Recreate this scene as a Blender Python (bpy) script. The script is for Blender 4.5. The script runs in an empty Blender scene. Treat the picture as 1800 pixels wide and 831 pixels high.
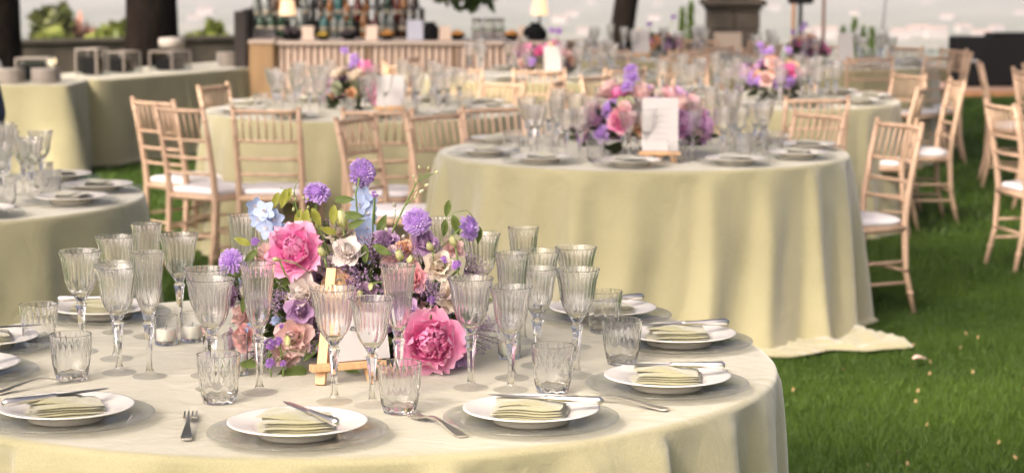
import bpy, math, random
import numpy as np
from mathutils import Vector, Matrix
R_ = math.radians
SC = bpy.context.scene
COL = SC.collection

# ------------------------------------------------------------------ camera, sky, sun, exposure
cam_d = bpy.data.cameras.new('camera'); cam = bpy.data.objects.new('camera', cam_d); COL.objects.link(cam)
cam.location = (0, 0, 1.609); cam.rotation_euler = (R_(90) - 0.12833, 0, 0)
cam_d.sensor_width = 36; cam_d.lens = 76.84; cam_d.clip_start = 0.05; cam_d.clip_end = 40000
cam_d.dof.use_dof = True; cam_d.dof.focus_distance = 4.22; cam_d.dof.aperture_fstop = 5.4; cam_d.dof.aperture_blades = 9
SC.camera = cam

SUN_EL, SUN_AZ = 38, 214          # sun behind the camera and to its left (azimuth clockwise from +Y)
world = bpy.data.worlds.new('World'); SC.world = world; world.use_nodes = True
wn = world.node_tree; bg = wn.nodes['Background']
sky = wn.nodes.new('ShaderNodeTexSky'); sky.sky_type = 'NISHITA'; sky.sun_disc = False
sky.sun_elevation = R_(SUN_EL); sky.sun_rotation = R_(SUN_AZ)
sky.air_density = 0.25; sky.dust_density = 9.0; sky.ozone_density = 0.0
wn.links.new(sky.outputs[0], bg.inputs[0]); bg.inputs[1].default_value = 0.15
sun_d = bpy.data.lights.new('sun', 'SUN'); sun_d.energy = 2.6; sun_d.angle = R_(8.0); sun_d.color = (1, .88, .72)
sun = bpy.data.objects.new('sun', sun_d); COL.objects.link(sun)
sd = Vector((math.sin(R_(SUN_AZ)) * math.cos(R_(SUN_EL)), math.cos(R_(SUN_AZ)) * math.cos(R_(SUN_EL)), math.sin(R_(SUN_EL))))
sun.rotation_euler = sd.to_track_quat('Z', 'Y').to_euler(); sun.location = (-6, -6, 9)
SC.view_settings.view_transform = 'Standard'; SC.view_settings.look = 'None'
SC.view_settings.exposure = 0.98; SC.view_settings.gamma = 1.0
cy = SC.cycles
cy.use_denoising = True; cy.use_adaptive_sampling = True; cy.adaptive_threshold = 0.025; cy.max_bounces = 12; cy.transmission_bounces = 11; cy.transparent_max_bounces = 32
cy.diffuse_bounces = 4; cy.glossy_bounces = 5; cy.volume_bounces = 1; cy.caustics_refractive = True; cy.caustics_reflective = False
cy.sample_clamp_indirect = 6.0; cy.blur_glossy = 0.15

# ------------------------------------------------------------------ materials
MATS = {}
def newmat(name):
    m = bpy.data.materials.new(name); m.use_nodes = True; MATS[name] = m
    return m, m.node_tree.nodes, m.node_tree.links, m.node_tree.nodes['Principled BSDF']
def mat(name, col, rough=.5, metal=0, var=0, vscale=20, bump=0, bscale=200, stretch=None, spec=None, col2=None, coords='Object'):
    m, n, l, p = newmat(name)
    p.inputs['Base Color'].default_value = (*col, 1); p.inputs['Roughness'].default_value = rough; p.inputs['Metallic'].default_value = metal
    if spec is not None: p.inputs['Specular IOR Level'].default_value = spec
    if var or bump:
        tc = n.new('ShaderNodeTexCoord'); mp = n.new('ShaderNodeMapping'); l.new(tc.outputs[coords], mp.inputs[0])
        if stretch: mp.inputs['Scale'].default_value = stretch
    if var:
        t = n.new('ShaderNodeTexNoise'); t.inputs['Scale'].default_value = vscale; t.inputs['Detail'].default_value = 5
        l.new(mp.outputs[0], t.inputs[0])
        r = n.new('ShaderNodeValToRGB'); r.color_ramp.elements[0].position = .3; r.color_ramp.elements[1].position = .7
        c2 = col2 or tuple(min(1, c * (1 + var)) for c in col)
        r.color_ramp.elements[0].color = (*[c * (1 - var) for c in col], 1); r.color_ramp.elements[1].color = (*c2, 1)
        l.new(t.outputs[0], r.inputs[0]); l.new(r.outputs[0], p.inputs['Base Color'])
    if bump:
        t2 = n.new('ShaderNodeTexNoise'); t2.inputs['Scale'].default_value = bscale; t2.inputs['Detail'].default_value = 4
        l.new(mp.outputs[0], t2.inputs[0]); b = n.new('ShaderNodeBump'); b.inputs['Strength'].default_value = bump
        b.inputs['Distance'].default_value = .01
        l.new(t2.outputs[0], b.inputs['Height']); l.new(b.outputs[0], p.inputs['Normal'])
    return m

def cloth_mat(name, c1, c2):
    m, n, l, p = newmat(name)
    p.inputs['Roughness'].default_value = .85; p.inputs['Specular IOR Level'].default_value = .2
    p.inputs['Sheen Weight'].default_value = .6; p.inputs['Sheen Roughness'].default_value = .5
    tc = n.new('ShaderNodeTexCoord')
    t = n.new('ShaderNodeTexNoise'); t.inputs['Scale'].default_value = 3; t.inputs['Detail'].default_value = 6; l.new(tc.outputs['Object'], t.inputs[0])
    t2 = n.new('ShaderNodeTexNoise'); t2.inputs['Scale'].default_value = 300; t2.inputs['Detail'].default_value = 2; l.new(tc.outputs['Object'], t2.inputs[0])
    mx = n.new('ShaderNodeMath'); mx.operation = 'MULTIPLY_ADD'; mx.inputs[1].default_value = .75; l.new(t2.outputs[0], mx.inputs[0]); l.new(t.outputs[0], mx.inputs[2])
    r = n.new('ShaderNodeValToRGB'); r.color_ramp.elements[0].position = .62; r.color_ramp.elements[1].position = 1.0
    r.color_ramp.elements[0].color = (*c1, 1); r.color_ramp.elements[1].color = (*c2, 1)
    l.new(mx.outputs[0], r.inputs[0]); l.new(r.outputs[0], p.inputs['Base Color'])
    # woven relief plus faint creases
    w = n.new('ShaderNodeTexNoise'); w.inputs['Scale'].default_value = 9; w.inputs['Detail'].default_value = 3; w.inputs['Distortion'].default_value = 1.2
    l.new(tc.outputs['Object'], w.inputs[0])
    b0 = n.new('ShaderNodeBump'); b0.inputs['Strength'].default_value = .4; b0.inputs['Distance'].default_value = .014; l.new(w.outputs[0], b0.inputs['Height'])
    b = n.new('ShaderNodeBump'); b.inputs['Strength'].default_value = .25; b.inputs['Distance'].default_value = .0015
    l.new(t2.outputs[0], b.inputs['Height']); l.new(b0.outputs[0], b.inputs['Normal']); l.new(b.outputs[0], p.inputs['Normal'])
    return m

def glass_mat(name, tint, share, rough=0.0, ior=1.45, veil=0.):
    """clear glass; veil is patchy white mixed in to stand for bright light caught by it"""
    m, n, l, p = newmat(name); n.remove(p)
    out = n['Material Output']
    g = n.new('ShaderNodeBsdfGlass'); g.inputs['Color'].default_value = (*tint, 1); g.inputs['IOR'].default_value = ior; g.inputs['Roughness'].default_value = rough
    t = n.new('ShaderNodeBsdfTransparent'); t.inputs[0].default_value = (*tint, 1)
    mx = n.new('ShaderNodeMixShader'); mx.inputs[0].default_value = share
    l.new(t.outputs[0], mx.inputs[1]); l.new(g.outputs[0], mx.inputs[2]); last = mx
    if veil:  # whiteness put into the glass in place of bright light
        d = n.new('ShaderNodeBsdfDiffuse'); d.inputs[0].default_value = (.95, .94, .93, 1); tl = n.new('ShaderNodeBsdfTranslucent'); tl.inputs[0].default_value = (.95, .94, .93, 1)
        a = n.new('ShaderNodeMixShader'); a.inputs[0].default_value = .5; l.new(d.outputs[0], a.inputs[1]); l.new(tl.outputs[0], a.inputs[2])
        tc = n.new('ShaderNodeTexCoord'); nz = n.new('ShaderNodeTexNoise'); nz.inputs['Scale'].default_value = 45; nz.inputs['Detail'].default_value = 4; l.new(tc.outputs['Object'], nz.inputs[0])
        mr = n.new('ShaderNodeMapRange'); mr.inputs['From Min'].default_value = .3; mr.inputs['From Max'].default_value = .7; mr.inputs['To Min'].default_value = veil * .5; mr.inputs['To Max'].default_value = veil * 1.5; l.new(nz.outputs[0], mr.inputs[0])
        b = n.new('ShaderNodeMixShader'); l.new(mr.outputs[0], b.inputs[0]); l.new(mx.outputs[0], b.inputs[1]); l.new(a.outputs[0], b.inputs[2]); last = b
    l.new(last.outputs[0], out.inputs[0])
    return m

def petal_mat():
    m, n, l, p = newmat('petal'); out = n['Material Output']
    oi = n.new('ShaderNodeObjectInfo'); at = n.new('ShaderNodeAttribute'); at.attribute_name = 'tint'
    white = n.new('ShaderNodeMix'); white.data_type = 'RGBA'; white.inputs['B'].default_value = (.92, .86, .84, 1)
    l.new(oi.outputs['Color'], white.inputs['A']); l.new(at.outputs['Fac'], white.inputs['Factor'])
    l.new(white.outputs['Result'], p.inputs['Base Color']); p.inputs['Roughness'].default_value = .55; p.inputs['Specular IOR Level'].default_value = .25
    tr = n.new('ShaderNodeBsdfTranslucent'); l.new(white.outputs['Result'], tr.inputs[0])
    mx = n.new('ShaderNodeMixShader'); mx.inputs[0].default_value = .22
    l.new(p.outputs[0], mx.inputs[1]); l.new(tr.outputs[0], mx.inputs[2]); l.new(mx.outputs[0], out.inputs[0])
    return m
def leaf_mat(name, c, tr_=.3):
    m, n, l, p = newmat(name); out = n['Material Output']
    oi = n.new('ShaderNodeObjectInfo'); at = n.new('ShaderNodeAttribute'); at.attribute_name = 'tint'
    r = n.new('ShaderNodeValToRGB'); r.color_ramp.elements[0].color = (c[0] * .55, c[1] * .6, c[2] * .55, 1); r.color_ramp.elements[1].color = (c[0] * 1.5, c[1] * 1.35, c[2] * 1.2, 1)
    l.new(at.outputs['Fac'], r.inputs[0]); l.new(r.outputs[0], p.inputs['Base Color']); p.inputs['Roughness'].default_value = .5; p.inputs['Specular IOR Level'].default_value = .3
    t = n.new('ShaderNodeBsdfTranslucent'); l.new(r.outputs[0], t.inputs[0])
    mx = n.new('ShaderNodeMixShader'); mx.inputs[0].default_value = tr_
    l.new(p.outputs[0], mx.inputs[1]); l.new(t.outputs[0], mx.inputs[2]); l.new(mx.outputs[0], out.inputs[0])
    return m

M_CLOTH = cloth_mat('sage_linen', (.31, .287, .165), (.384, .352, .21))
M_NAPKIN = cloth_mat('napkin_linen', (.30, .285, .15), (.37, .35, .195))
M_GLASS = glass_mat('crystal', (1, 1, 1), 1.0, ior=1.42, veil=.032)
M_FOOT = glass_mat('crystal_foot', (1, 1, 1), .22, ior=1.42, veil=.02)
M_GLASSFAR = glass_mat('crystal_far', (1, 1, 1), 1.0, ior=1.42, veil=.06)
M_CHARGER = glass_mat('charger_glass', (.985, .992, .988), .45, ior=1.5, veil=.06)
M_CHARGERFAR = glass_mat('charger_far', (.99, .995, .99), .2, ior=1.45, veil=.03)
M_VOTIVE = glass_mat('votive_glass', (1, 1, 1), 1.0, ior=1.40, veil=.03)
M_PORC = mat('porcelain', (.80, .765, .72), .18)
M_STEEL = mat('cutlery_steel', (.86, .82, .78), .33, 1)
M_WOOD = mat('limed_beech', (.53, .365, .255), .5, var=.16, vscale=9, stretch=(6, 6, .7), bump=.08, bscale=60)
M_EASEL = mat('pine', (.68, .42, .22), .5, var=.2, vscale=40, stretch=(5, 5, .5))
M_CUSH = mat('cushion_cotton', (.80, .765, .79), .9, bump=.15, bscale=300)
M_CARD = mat('card_stock', (.54, .51, .50), .8)
M_INK = mat('ink', (.03, .03, .03), .6)
M_WAX = mat('candle_wax', (.86, .80, .72), .5); M_WAX.node_tree.nodes['Principled BSDF'].inputs['Subsurface Weight'].default_value = .3
M_PETAL = petal_mat()
M_LEAF = leaf_mat('arrangement_leaf', (.13, .19, .05))
M_LEAFY = leaf_mat('young_leaf', (.33, .36, .07))
M_STEM = mat('flower_stem', (.16, .24, .06), .5)
M_DARKLEAF = leaf_mat('filler_leaf', (.035, .05, .022))
M_TREELEAF = leaf_mat('tree_leaf', (.055, .10, .025))
M_BARK = mat('bark', (.014, .010, .008), 1, spec=.05, var=.5, vscale=6, stretch=(6, 6, 1), bump=.8, bscale=14)
M_BLACK = mat('black_paint', (.006, .006, .0065), .8, spec=.15)
M_STONE = mat('old_stone', (.06, .05, .037), .9, var=.45, vscale=3, bump=.6, bscale=12)
M_STONECAP = mat('stone_cap', (.045, .038, .028), .9, var=.3, vscale=5, bump=.4, bscale=18)

# ------------------------------------------------------------------ mesh helpers
class MB:
    def __init__(s): s.v = []; s.f = []; s.t = []
    def add(s, V, F, tint=0.):
        o = len(s.v); V = [tuple(map(float, p)) for p in V]; s.v += V; s.f += [tuple(i + o for i in q) for q in F]
        s.t += (list(tint) if hasattr(tint, '__len__') else [tint] * len(V)); return s
    def box(s, c, d, rot=None, bev=0.):
        hx, hy, hz = d[0] / 2, d[1] / 2, d[2] / 2
        if bev <= 0:
            V = [Vector((x * hx, y * hy, z * hz)) for z in (-1, 1) for y in (-1, 1) for x in (-1, 1)]
            F = [(0, 2, 3, 1), (4, 5, 7, 6), (0, 1, 5, 4), (2, 6, 7, 3), (0, 4, 6, 2), (1, 3, 7, 5)]
        else:
            b = min(bev, hx * .9, hy * .9, hz * .9); V = []
            ring = [(-1, -1, 1, 0), (1, -1, -1, 0), (1, -1, 0, 1), (1, 1, 0, -1), (1, 1, -1, 0), (-1, 1, 1, 0), (-1, 1, 0, -1), (-1, -1, 0, 1)]
            for z, k in ((-hz, 1), (-hz + b, 0), (hz - b, 0), (hz, 1)):
                for sx, sy, ox, oy in ring:
                    V.append(Vector((sx * (hx - k * b) + ox * b * (1 - .0 * k), sy * (hy - k * b) + oy * b, z)))
            F = [tuple(range(7, -1, -1)), tuple(range(24, 32))]
            for k in range(3):
                for i in range(8): j = (i + 1) % 8; F.append((k * 8 + i, k * 8 + j, k * 8 + 8 + j, k * 8 + 8 + i))
        if rot is not None: V = [rot @ v for v in V]
        return s.add([v + Vector(c) for v in V], F)
    def tube(s, pts, rad, seg=8, tint=0., cap=True):
        pts = [Vector(p) for p in pts]; n = len(pts)
        rad = list(rad) if hasattr(rad, '__len__') else [rad] * n
        V = []; F = []; up = None
        for i, p in enumerate(pts):
            d = (pts[min(i + 1, n - 1)] - pts[max(i - 1, 0)]).normalized()
            if up is None: up = d.orthogonal().normalized()
            else: up = (up - d * up.dot(d)).normalized()
            b = d.cross(up)
            for k in range(seg):
                a = 2 * math.pi * k / seg; V.append(p + (up * math.cos(a) + b * math.sin(a)) * rad[i])
        for i in range(n - 1):
            for k in range(seg): j = (k + 1) % seg; F.append((i * seg + k, i * seg + j, i * seg + seg + j, i * seg + seg + k))
        if cap: F.append(tuple(range(seg - 1, -1, -1))); F.append(tuple(range((n - 1) * seg, n * seg)))
        return s.add(V, F, tint)
    def lathe(s, prof, seg=32, mod=None, c=(0, 0, 0), tint=0.):
        V = []; F = []
        for i, (r, z) in enumerate(prof):
            for k in range(seg):
                a = 2 * math.pi * k / seg; q = r * (mod(i, k / seg, a) if mod else 1.)
                V.append((c[0] + q * math.cos(a), c[1] + q * math.sin(a), c[2] + z))
        for i in range(len(prof) - 1):
            for k in range(seg): j = (k + 1) % seg; F.append((i * seg + k, i * seg + j, i * seg + seg + j, i * seg + seg + k))
        if prof[0][0] > 1e-6: F.append(tuple(range(seg - 1, -1, -1)))
        if prof[-1][0] > 1e-6: F.append(tuple(range((len(prof) - 1) * seg, len(prof) * seg)))
        return s.add(V, F, tint)
    def mesh(s, name, m, smooth=True, angle=None, tint=False):
        me = bpy.data.meshes.new(name); me.from_pydata(s.v, [], s.f); me.update()
        if m is not None: me.materials.append(m)
        if smooth:
            me.polygons.foreach_set('use_smooth', [True] * len(me.polygons))
            if angle: me.set_sharp_from_angle(angle=R_(angle))
        if tint:
            a = me.attributes.new('tint', 'FLOAT', 'POINT'); a.data.foreach_set('value', s.t)
        return me
    def build(s, name, m, parent=None, **k): return obj(name, s.mesh(name, m, **k), parent)

def obj(name, me, parent=None, loc=None, rz=None, color=None):
    o = bpy.data.objects.new(name, me); COL.objects.link(o)
    if parent: o.parent = parent
    if loc is not None: o.location = loc
    if rz is not None: o.rotation_euler = (0, 0, rz)
    if color is not None: o.color = (*color, 1)
    return o
def tag(o, label, cat, group=None, kind=None):
    o['label'] = label
    if cat: o['category'] = cat
    if group: o['group'] = group
    if kind: o['kind'] = kind
    return o
def thing(name, label, cat, loc=(0, 0, 0), rz=0, group=None):
    o = bpy.data.objects.new(name, None); COL.objects.link(o); o.location = loc; o.rotation_euler = (0, 0, rz); o.empty_display_size = .1
    return tag(o, label, cat, group)
KIDS = {}
def copy_tree(o, loc=None, rz=None, label=None, group=None, parent=None):
    c = o.copy(); COL.objects.link(c); c.parent = parent
    if loc is not None: c.location = loc
    if rz is not None: c.rotation_euler = (0, 0, rz)
    if label: c['label'] = label
    if group: c['group'] = group
    kids = KIDS.get(o.name) or list(o.children); KIDS[o.name] = kids
    for ch in kids: copy_tree(ch, parent=c)
    return c
def struct(o): o['kind'] = 'structure'; return o
def axis_rot(d, roll=0.):
    return Vector(d).normalized().to_track_quat('Z', 'Y').to_matrix() @ Matrix.Rotation(roll, 3, 'Z')
def nmesh(name, V, F, m, tint=None, smooth=False):
    """numpy arrays: V (n,3); F (m,k)"""
    me = bpy.data.meshes.new(name); k = F.shape[1]
    me.vertices.add(len(V)); me.vertices.foreach_set('co', np.ascontiguousarray(V, np.float32).ravel())
    me.loops.add(F.size); me.loops.foreach_set('vertex_index', np.ascontiguousarray(F, np.int32).ravel())
    me.polygons.add(len(F)); me.polygons.foreach_set('loop_start', np.arange(0, F.size, k, dtype=np.int32))
    me.polygons.foreach_set('loop_total', np.full(len(F), k, np.int32))
    if smooth: me.polygons.foreach_set('use_smooth', np.ones(len(F), bool))
    if m: me.materials.append(m)
    if tint is not None: a = me.attributes.new('tint', 'FLOAT', 'POINT'); a.data.foreach_set('value', np.ascontiguousarray(tint, np.float32))
    me.update(calc_edges=True); me.validate(); return me

# ------------------------------------------------------------------ ground, valley, haze
def fbm(x, y, s, seed=0):
    r = np.random.default_rng(seed); o = np.zeros_like(x)
    for k in range(5):
        a, b, c, d = r.uniform(0, 6.28, 4); f = s * 1.9 ** k
        o += (np.sin(x * f + a + 1.3 * np.sin(y * f * .7 + b)) * np.sin(y * f * 1.1 + c + 1.1 * np.sin(x * f * .8 + d))) / 1.7 ** k
    return o
def polar_sheet(name, radii, zf, seg, m):
    a = np.linspace(0, 2 * np.pi, seg, endpoint=False); V = []
    for r in radii:
        x, y = r * np.sin(a), r * np.cos(a) ; V.append(np.stack([x, y, zf(r, x, y)], -1))
    V = np.concatenate(V); i = np.arange(len(radii) - 1)[:, None] * seg; k = np.arange(seg)[None]; j = (k + 1) % seg
    F = np.stack([i + k, i + seg + k, i + seg + j, i + j], -1).reshape(-1, 4)
    return nmesh(name, V, F, m, smooth=True)
m, n, l, p = newmat('lawn_soil'); p.inputs['Roughness'].default_value = .9; p.inputs['Specular IOR Level'].default_value = .1
tc = n.new('ShaderNodeTexCoord'); t = n.new('ShaderNodeTexNoise'); t.inputs['Scale'].default_value = 2.2; t.inputs['Detail'].default_value = 9; t.inputs['Roughness'].default_value = .75
l.new(tc.outputs['Object'], t.inputs[0]); r = n.new('ShaderNodeValToRGB'); e = r.color_ramp.elements
e[0].position = .32; e[0].color = (.020, .040, .008, 1); e[1].position = .72; e[1].color = (.055, .095, .016, 1)
l.new(t.outputs[0], r.inputs[0]); l.new(r.outputs[0], p.inputs['Base Color']); M_LAWN = m
struct(obj('lawn', polar_sheet('lawn', [.01, 3, 6, 9, 12, 16, 20, 25, 31], lambda r, x, y: np.zeros_like(x), 96, M_LAWN)))
m, n, l, p = newmat('valley_fields'); p.inputs['Roughness'].default_value = 1; p.inputs['Specular IOR Level'].default_value = 0
tc = n.new('ShaderNodeTexCoord'); v = n.new('ShaderNodeTexVoronoi'); v.inputs['Scale'].default_value = .006; l.new(tc.outputs['Object'], v.inputs['Vector'])
t = n.new('ShaderNodeTexNoise'); t.inputs['Scale'].default_value = .004; t.inputs['Detail'].default_value = 8; l.new(tc.outputs['Object'], t.inputs[0])
mx = n.new('ShaderNodeMix'); mx.data_type = 'FLOAT'; mx.inputs['Factor'].default_value = .5; l.new(v.outputs['Color'], mx.inputs['A']); l.new(t.outputs[0], mx.inputs['B'])
r = n.new('ShaderNodeValToRGB'); e = r.color_ramp.elements; e[0].position = .25; e[0].color = (.05, .08, .03, 1); e[1].position = .75; e[1].color = (.26, .24, .17, 1)
q = e.new(.5); q.color = (.12, .14, .07, 1)
l.new(mx.outputs['Result'], r.inputs[0]); l.new(r.outputs[0], p.inputs['Base Color'])
def vz(r, x, y):
    z = np.interp(r, [31, 34, 50, 90, 180, 320, 600, 1e5], [-.05, -1.6, -5.5, -14, -38, -62, -80, -80])
    return z + (0 if r < 40 else min(1, (r - 40) / 400) * 2.5) * fbm(x, y, .006, 3)
struct(obj('valley', polar_sheet('valley', [31, 32.5, 34, 38, 44, 52, 65, 90, 130, 180, 240, 320, 430, 600, 800, 1100, 1500, 2000, 2700, 3600, 5000, 7000, 10000, 14000], vz, 128, m)))

# low evening haze over the valley: one closed box round everything
hz = MB().box((0, 0, -36), (29400, 29400, 99)).build('haze', None, smooth=False)
m = bpy.data.materials.new('haze_air'); m.use_nodes = True; nt = m.node_tree; nt.nodes.remove(nt.nodes['Principled BSDF'])
pv = nt.nodes.new('ShaderNodeVolumePrincipled'); pv.inputs['Color'].default_value = (.56, .565, .64, 1); pv.inputs['Density'].default_value = 4.2e-4; pv.inputs['Anisotropy'].default_value = 0.0
nt.links.new(pv.outputs[0], nt.nodes['Material Output'].inputs['Volume']); hz.data.materials.append(m)
hz['kind'] = 'stuff'; hz['label'] = 'pale lavender haze hanging over the valley'

# grass
def clear_of(x, y):
    ok = np.ones_like(x, bool)
    for cx_, cy_ in ((.573, 9.58), (-.82, 12.16), (1.40, 13.02), (.22, 15.6), (1.12, 18.6), (2.45, 17.3)): ok &= np.hypot(x - cx_, y - cy_) > .98
    a = np.degrees(np.arctan2(y - 9.58, x - .573)); return ok & ~((np.hypot(x - .573, y - 9.58) < 1.0 + .12 * np.exp(-((a + 52) / 17) ** 2) + .25 * np.exp(-((a + 36) / 7) ** 2)))
def grass(name, n, region, h, w, seed, label):
    rg = np.random.default_rng(seed); x0, x1, y0, y1, edge = region
    x = rg.uniform(x0, x1, n * 3); y = rg.uniform(y0, y1, n * 3); ok = edge(x, y) & clear_of(x, y); x, y = x[ok][:n], y[ok][:n]; n = len(x)
    a = rg.uniform(0, 6.28, n); hh = h * rg.uniform(.45, 1.25, n) * (1 + .35 * fbm(x, y, 2.3, 5)); b = rg.uniform(0, 6.28, n); ln = hh * rg.uniform(.2, 1.0, n)
    P = np.stack([x, y, np.zeros(n)], -1); s = np.stack([np.cos(a), np.sin(a), np.zeros(n)], -1) * (w * rg.uniform(.6, 1.3, n))[:, None]
    tip = P + np.stack([np.cos(b) * ln, np.sin(b) * ln, np.abs(hh)], -1)
    V = np.concatenate([P - s, P + s, tip]); F = np.stack([np.arange(n), n + np.arange(n), 2 * n + np.arange(n)], -1)
    tn = np.clip(rg.normal(.45, .22, n) + .28 * fbm(x, y, 1.7, 8), 0, 1); tn[rg.random(n) < .02] = 1
    o = obj(name, nmesh(name, V, F, M_GRASS, np.tile(tn, 3))); o['kind'] = 'stuff'; o['label'] = label
    return o
M_GRASS = leaf_mat('grass_blade', (.066, .125, .018), .35)
inview = lambda m_: (lambda x, y: (np.abs(x) < y * .236 + m_))
grass('grass_near', 170000, (-.2, 3.2, 5.4, 12.5, lambda x, y: (x < y * .24 + .3) & ((x > .35))), .027, .0016, 1, 'short mown grass of the lawn beside the tables')
grass('grass_far', 90000, (-6, 6.5, 10, 28, lambda x, y: (np.abs(x) < y * .24 + .2) & ~((x < 3) & (x > .3) & (y < 12.5))), .045, .006, 2, 'short mown grass of the lawn further back')
rg = np.random.default_rng(11); nb = 90
x = rg.uniform(1.0, 2.9, nb); y = rg.uniform(5.8, 9.6, nb); V = []; F = []
for i in range(nb):
    s = rg.uniform(.004, .010); a = rg.uniform(0, 6.28); k = len(V)
    V += [(x[i] + s * math.cos(a + q) * (1 if j % 2 else .6), y[i] + s * math.sin(a + q), .022 + .008 * math.sin(3 * q + a)) for j, q in enumerate((0, 1.57, 3.14, 4.71))]; F.append((k, k + 1, k + 2, k + 3))
o = obj('fallen_bits', nmesh('fallen_bits', np.array(V), np.array(F), mat('dry_petal', (.30, .20, .09), .8, var=.5, vscale=9))); o['kind'] = 'stuff'; o['label'] = 'tiny dry brown petals scattered in the grass'

# ------------------------------------------------------------------ trees
def leaf_cloud(clumps, size, seed, bias=.6):
    rg = np.random.default_rng(seed); Vs = []; T = []
    for (c, rad, cnt) in clumps:
        d = rg.normal(size=(cnt, 3)); d /= np.linalg.norm(d, axis=1)[:, None]; rr = rg.random(cnt) ** bias
        P = np.array(c) + d * rr[:, None] * np.array(rad)
        a = rg.normal(size=(cnt, 3)); a /= np.linalg.norm(a, axis=1)[:, None]; b = np.cross(a, rg.normal(size=(cnt, 3))); b /= np.linalg.norm(b, axis=1)[:, None]
        s = (size * rg.uniform(.6, 1.3, cnt))[:, None]
        Vs.append(np.stack([P - a * s, P + b * s * .45, P + a * s, P - b * s * .45], 1)); T.append(np.repeat(np.clip(rg.normal(.45, .25, cnt), 0, 1), 4))
    V = np.concatenate(Vs).reshape(-1, 3); return V, np.arange(len(V)).reshape(-1, 4), np.concatenate(T)
def tree(name, label, cat, trunk, trad, limbs, clumps, leaf, seed, lm=None, group=None, extra=None):
    base = Vector(trunk[0]); t = thing(name, label, cat, base, 0, group)
    b = MB(); rnd = random.Random(seed)
    P = []; Rr = []
    for i in range(len(trunk) - 1):           # resample with small wobble
        for k in range(5):
            u = k / 5; P.append(Vector(trunk[i]).lerp(Vector(trunk[i + 1]), u) - base + Vector((rnd.uniform(-1, 1), rnd.uniform(-1, 1), 0)) * trad[i] * .06); Rr.append(trad[i] * (1 - u) + trad[i + 1] * u)
    P.append(Vector(trunk[-1]) - base); Rr.append(trad[-1])
    b.tube(P, Rr, 14).build('trunk', M_BARK, t)
    for lp, lr in limbs: MB().tube([Vector(q) - base for q in lp], lr, 8).build('limb', M_BARK, t)
    if clumps:
        V, F, T = leaf_cloud([((Vector(c) - base)[:], r_, k) for c, r_, k in clumps], leaf, seed)
        obj('crown', nmesh('crown', V, F, lm or M_TREELEAF, T), t)
    if extra: extra(t, base)
    return t
def crown_clumps(c, r, n, cnt, seed, cr=.45):
    rg = random.Random(seed); o = []
    for i in range(n):
        d = Vector((rg.gauss(0, 1), rg.gauss(0, 1), rg.gauss(0, .8))).normalized() * rg.uniform(.35, 1)
        k = rg.uniform(.7, 1.2) * cr; o.append(((c[0] + d.x * r[0], c[1] + d.y * r[1], c[2] + d.z * r[2]), (r[0] * k, r[1] * k, r[2] * k * .8), cnt))
    return o
def limbs_to(cl, top, r0, k=6):
    return [([top, tuple((Vector(top) * .45 + Vector(c) * .55) + Vector((0, 0, .25))), c], [r0, r0 * .6, r0 * .2]) for c, _, _ in cl[:k]]
def hanging(pts, cnt, seed):
    def f(t, base):
        MB().tube([Vector(q) - base for q in pts], [.04 - .033 * i / (len(pts) - 1) for i in range(len(pts))], 6).build('hanging_branch', M_BARK, t)
        rg = np.random.default_rng(seed); V, F, T = leaf_cloud([((Vector(q) - base)[:], (.2, .2, .1), cnt) for q in pts[2:]], .075, seed)
        obj('leaf_spray', nmesh('leaf_spray', V, F, M_TREELEAF, T), t)['kind'] = 'stuff'
    return f
cl = crown_clumps((-5.4, 22.5, 7.2), (3.2, 2.4, 2.2), 16, 380, 1)
tree('park_tree', 'dark thick tree trunk at the left edge behind the buffet', 'tree', [(-5.15, 21.5, 0), (-5.17, 21.5, 2.2), (-5.2, 21.7, 4.6)], [.36, .31, .24], limbs_to(cl, (-5.1, 21.7, 4.5), .14), cl, .16, 1)
cl = crown_clumps((-3.4, 26.0, 7.6), (3.4, 2.6, 2.4), 18, 380, 2)
tree('park_tree', 'broad dark twin-stemmed tree trunk behind the buffet plates', 'tree', [(-4.02, 24.3, 0), (-4.0, 24.3, 2.0), (-3.8, 24.6, 4.8)], [.30, .25, .2],
     [([(-3.92, 24.15, 0), (-3.90, 24.2, 1.6), (-3.2, 24.5, 4.6)], [.27, .2, .13])] + limbs_to(cl, (-3.8, 24.6, 4.7), .14), cl, .16, 2)
cl = crown_clumps((2.6, 26.3, 6.8), (3.6, 2.6, 2.3), 18, 380, 3)
tree('park_tree', 'leaning dark tree trunk between bar and stone pillar', 'tree', [(1.20, 26.2, 0), (1.28, 26.2, .5), (1.37, 26.2, 1.1), (1.9, 26.3, 4.4)], [.2, .145, .14, .12], limbs_to(cl, (1.9, 26.3, 4.3), .11), cl, .16, 3,
     extra=hanging([(1.8, 26.3, 3.8), (.6, 23.5, 3.2), (-.05, 20.6, 1.62), (-.14, 20.2, 1.27), (-.34, 19.9, 1.19), (-.45, 19.8, 1.25), (-.62, 19.8, 1.26)], 44, 9))
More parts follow.
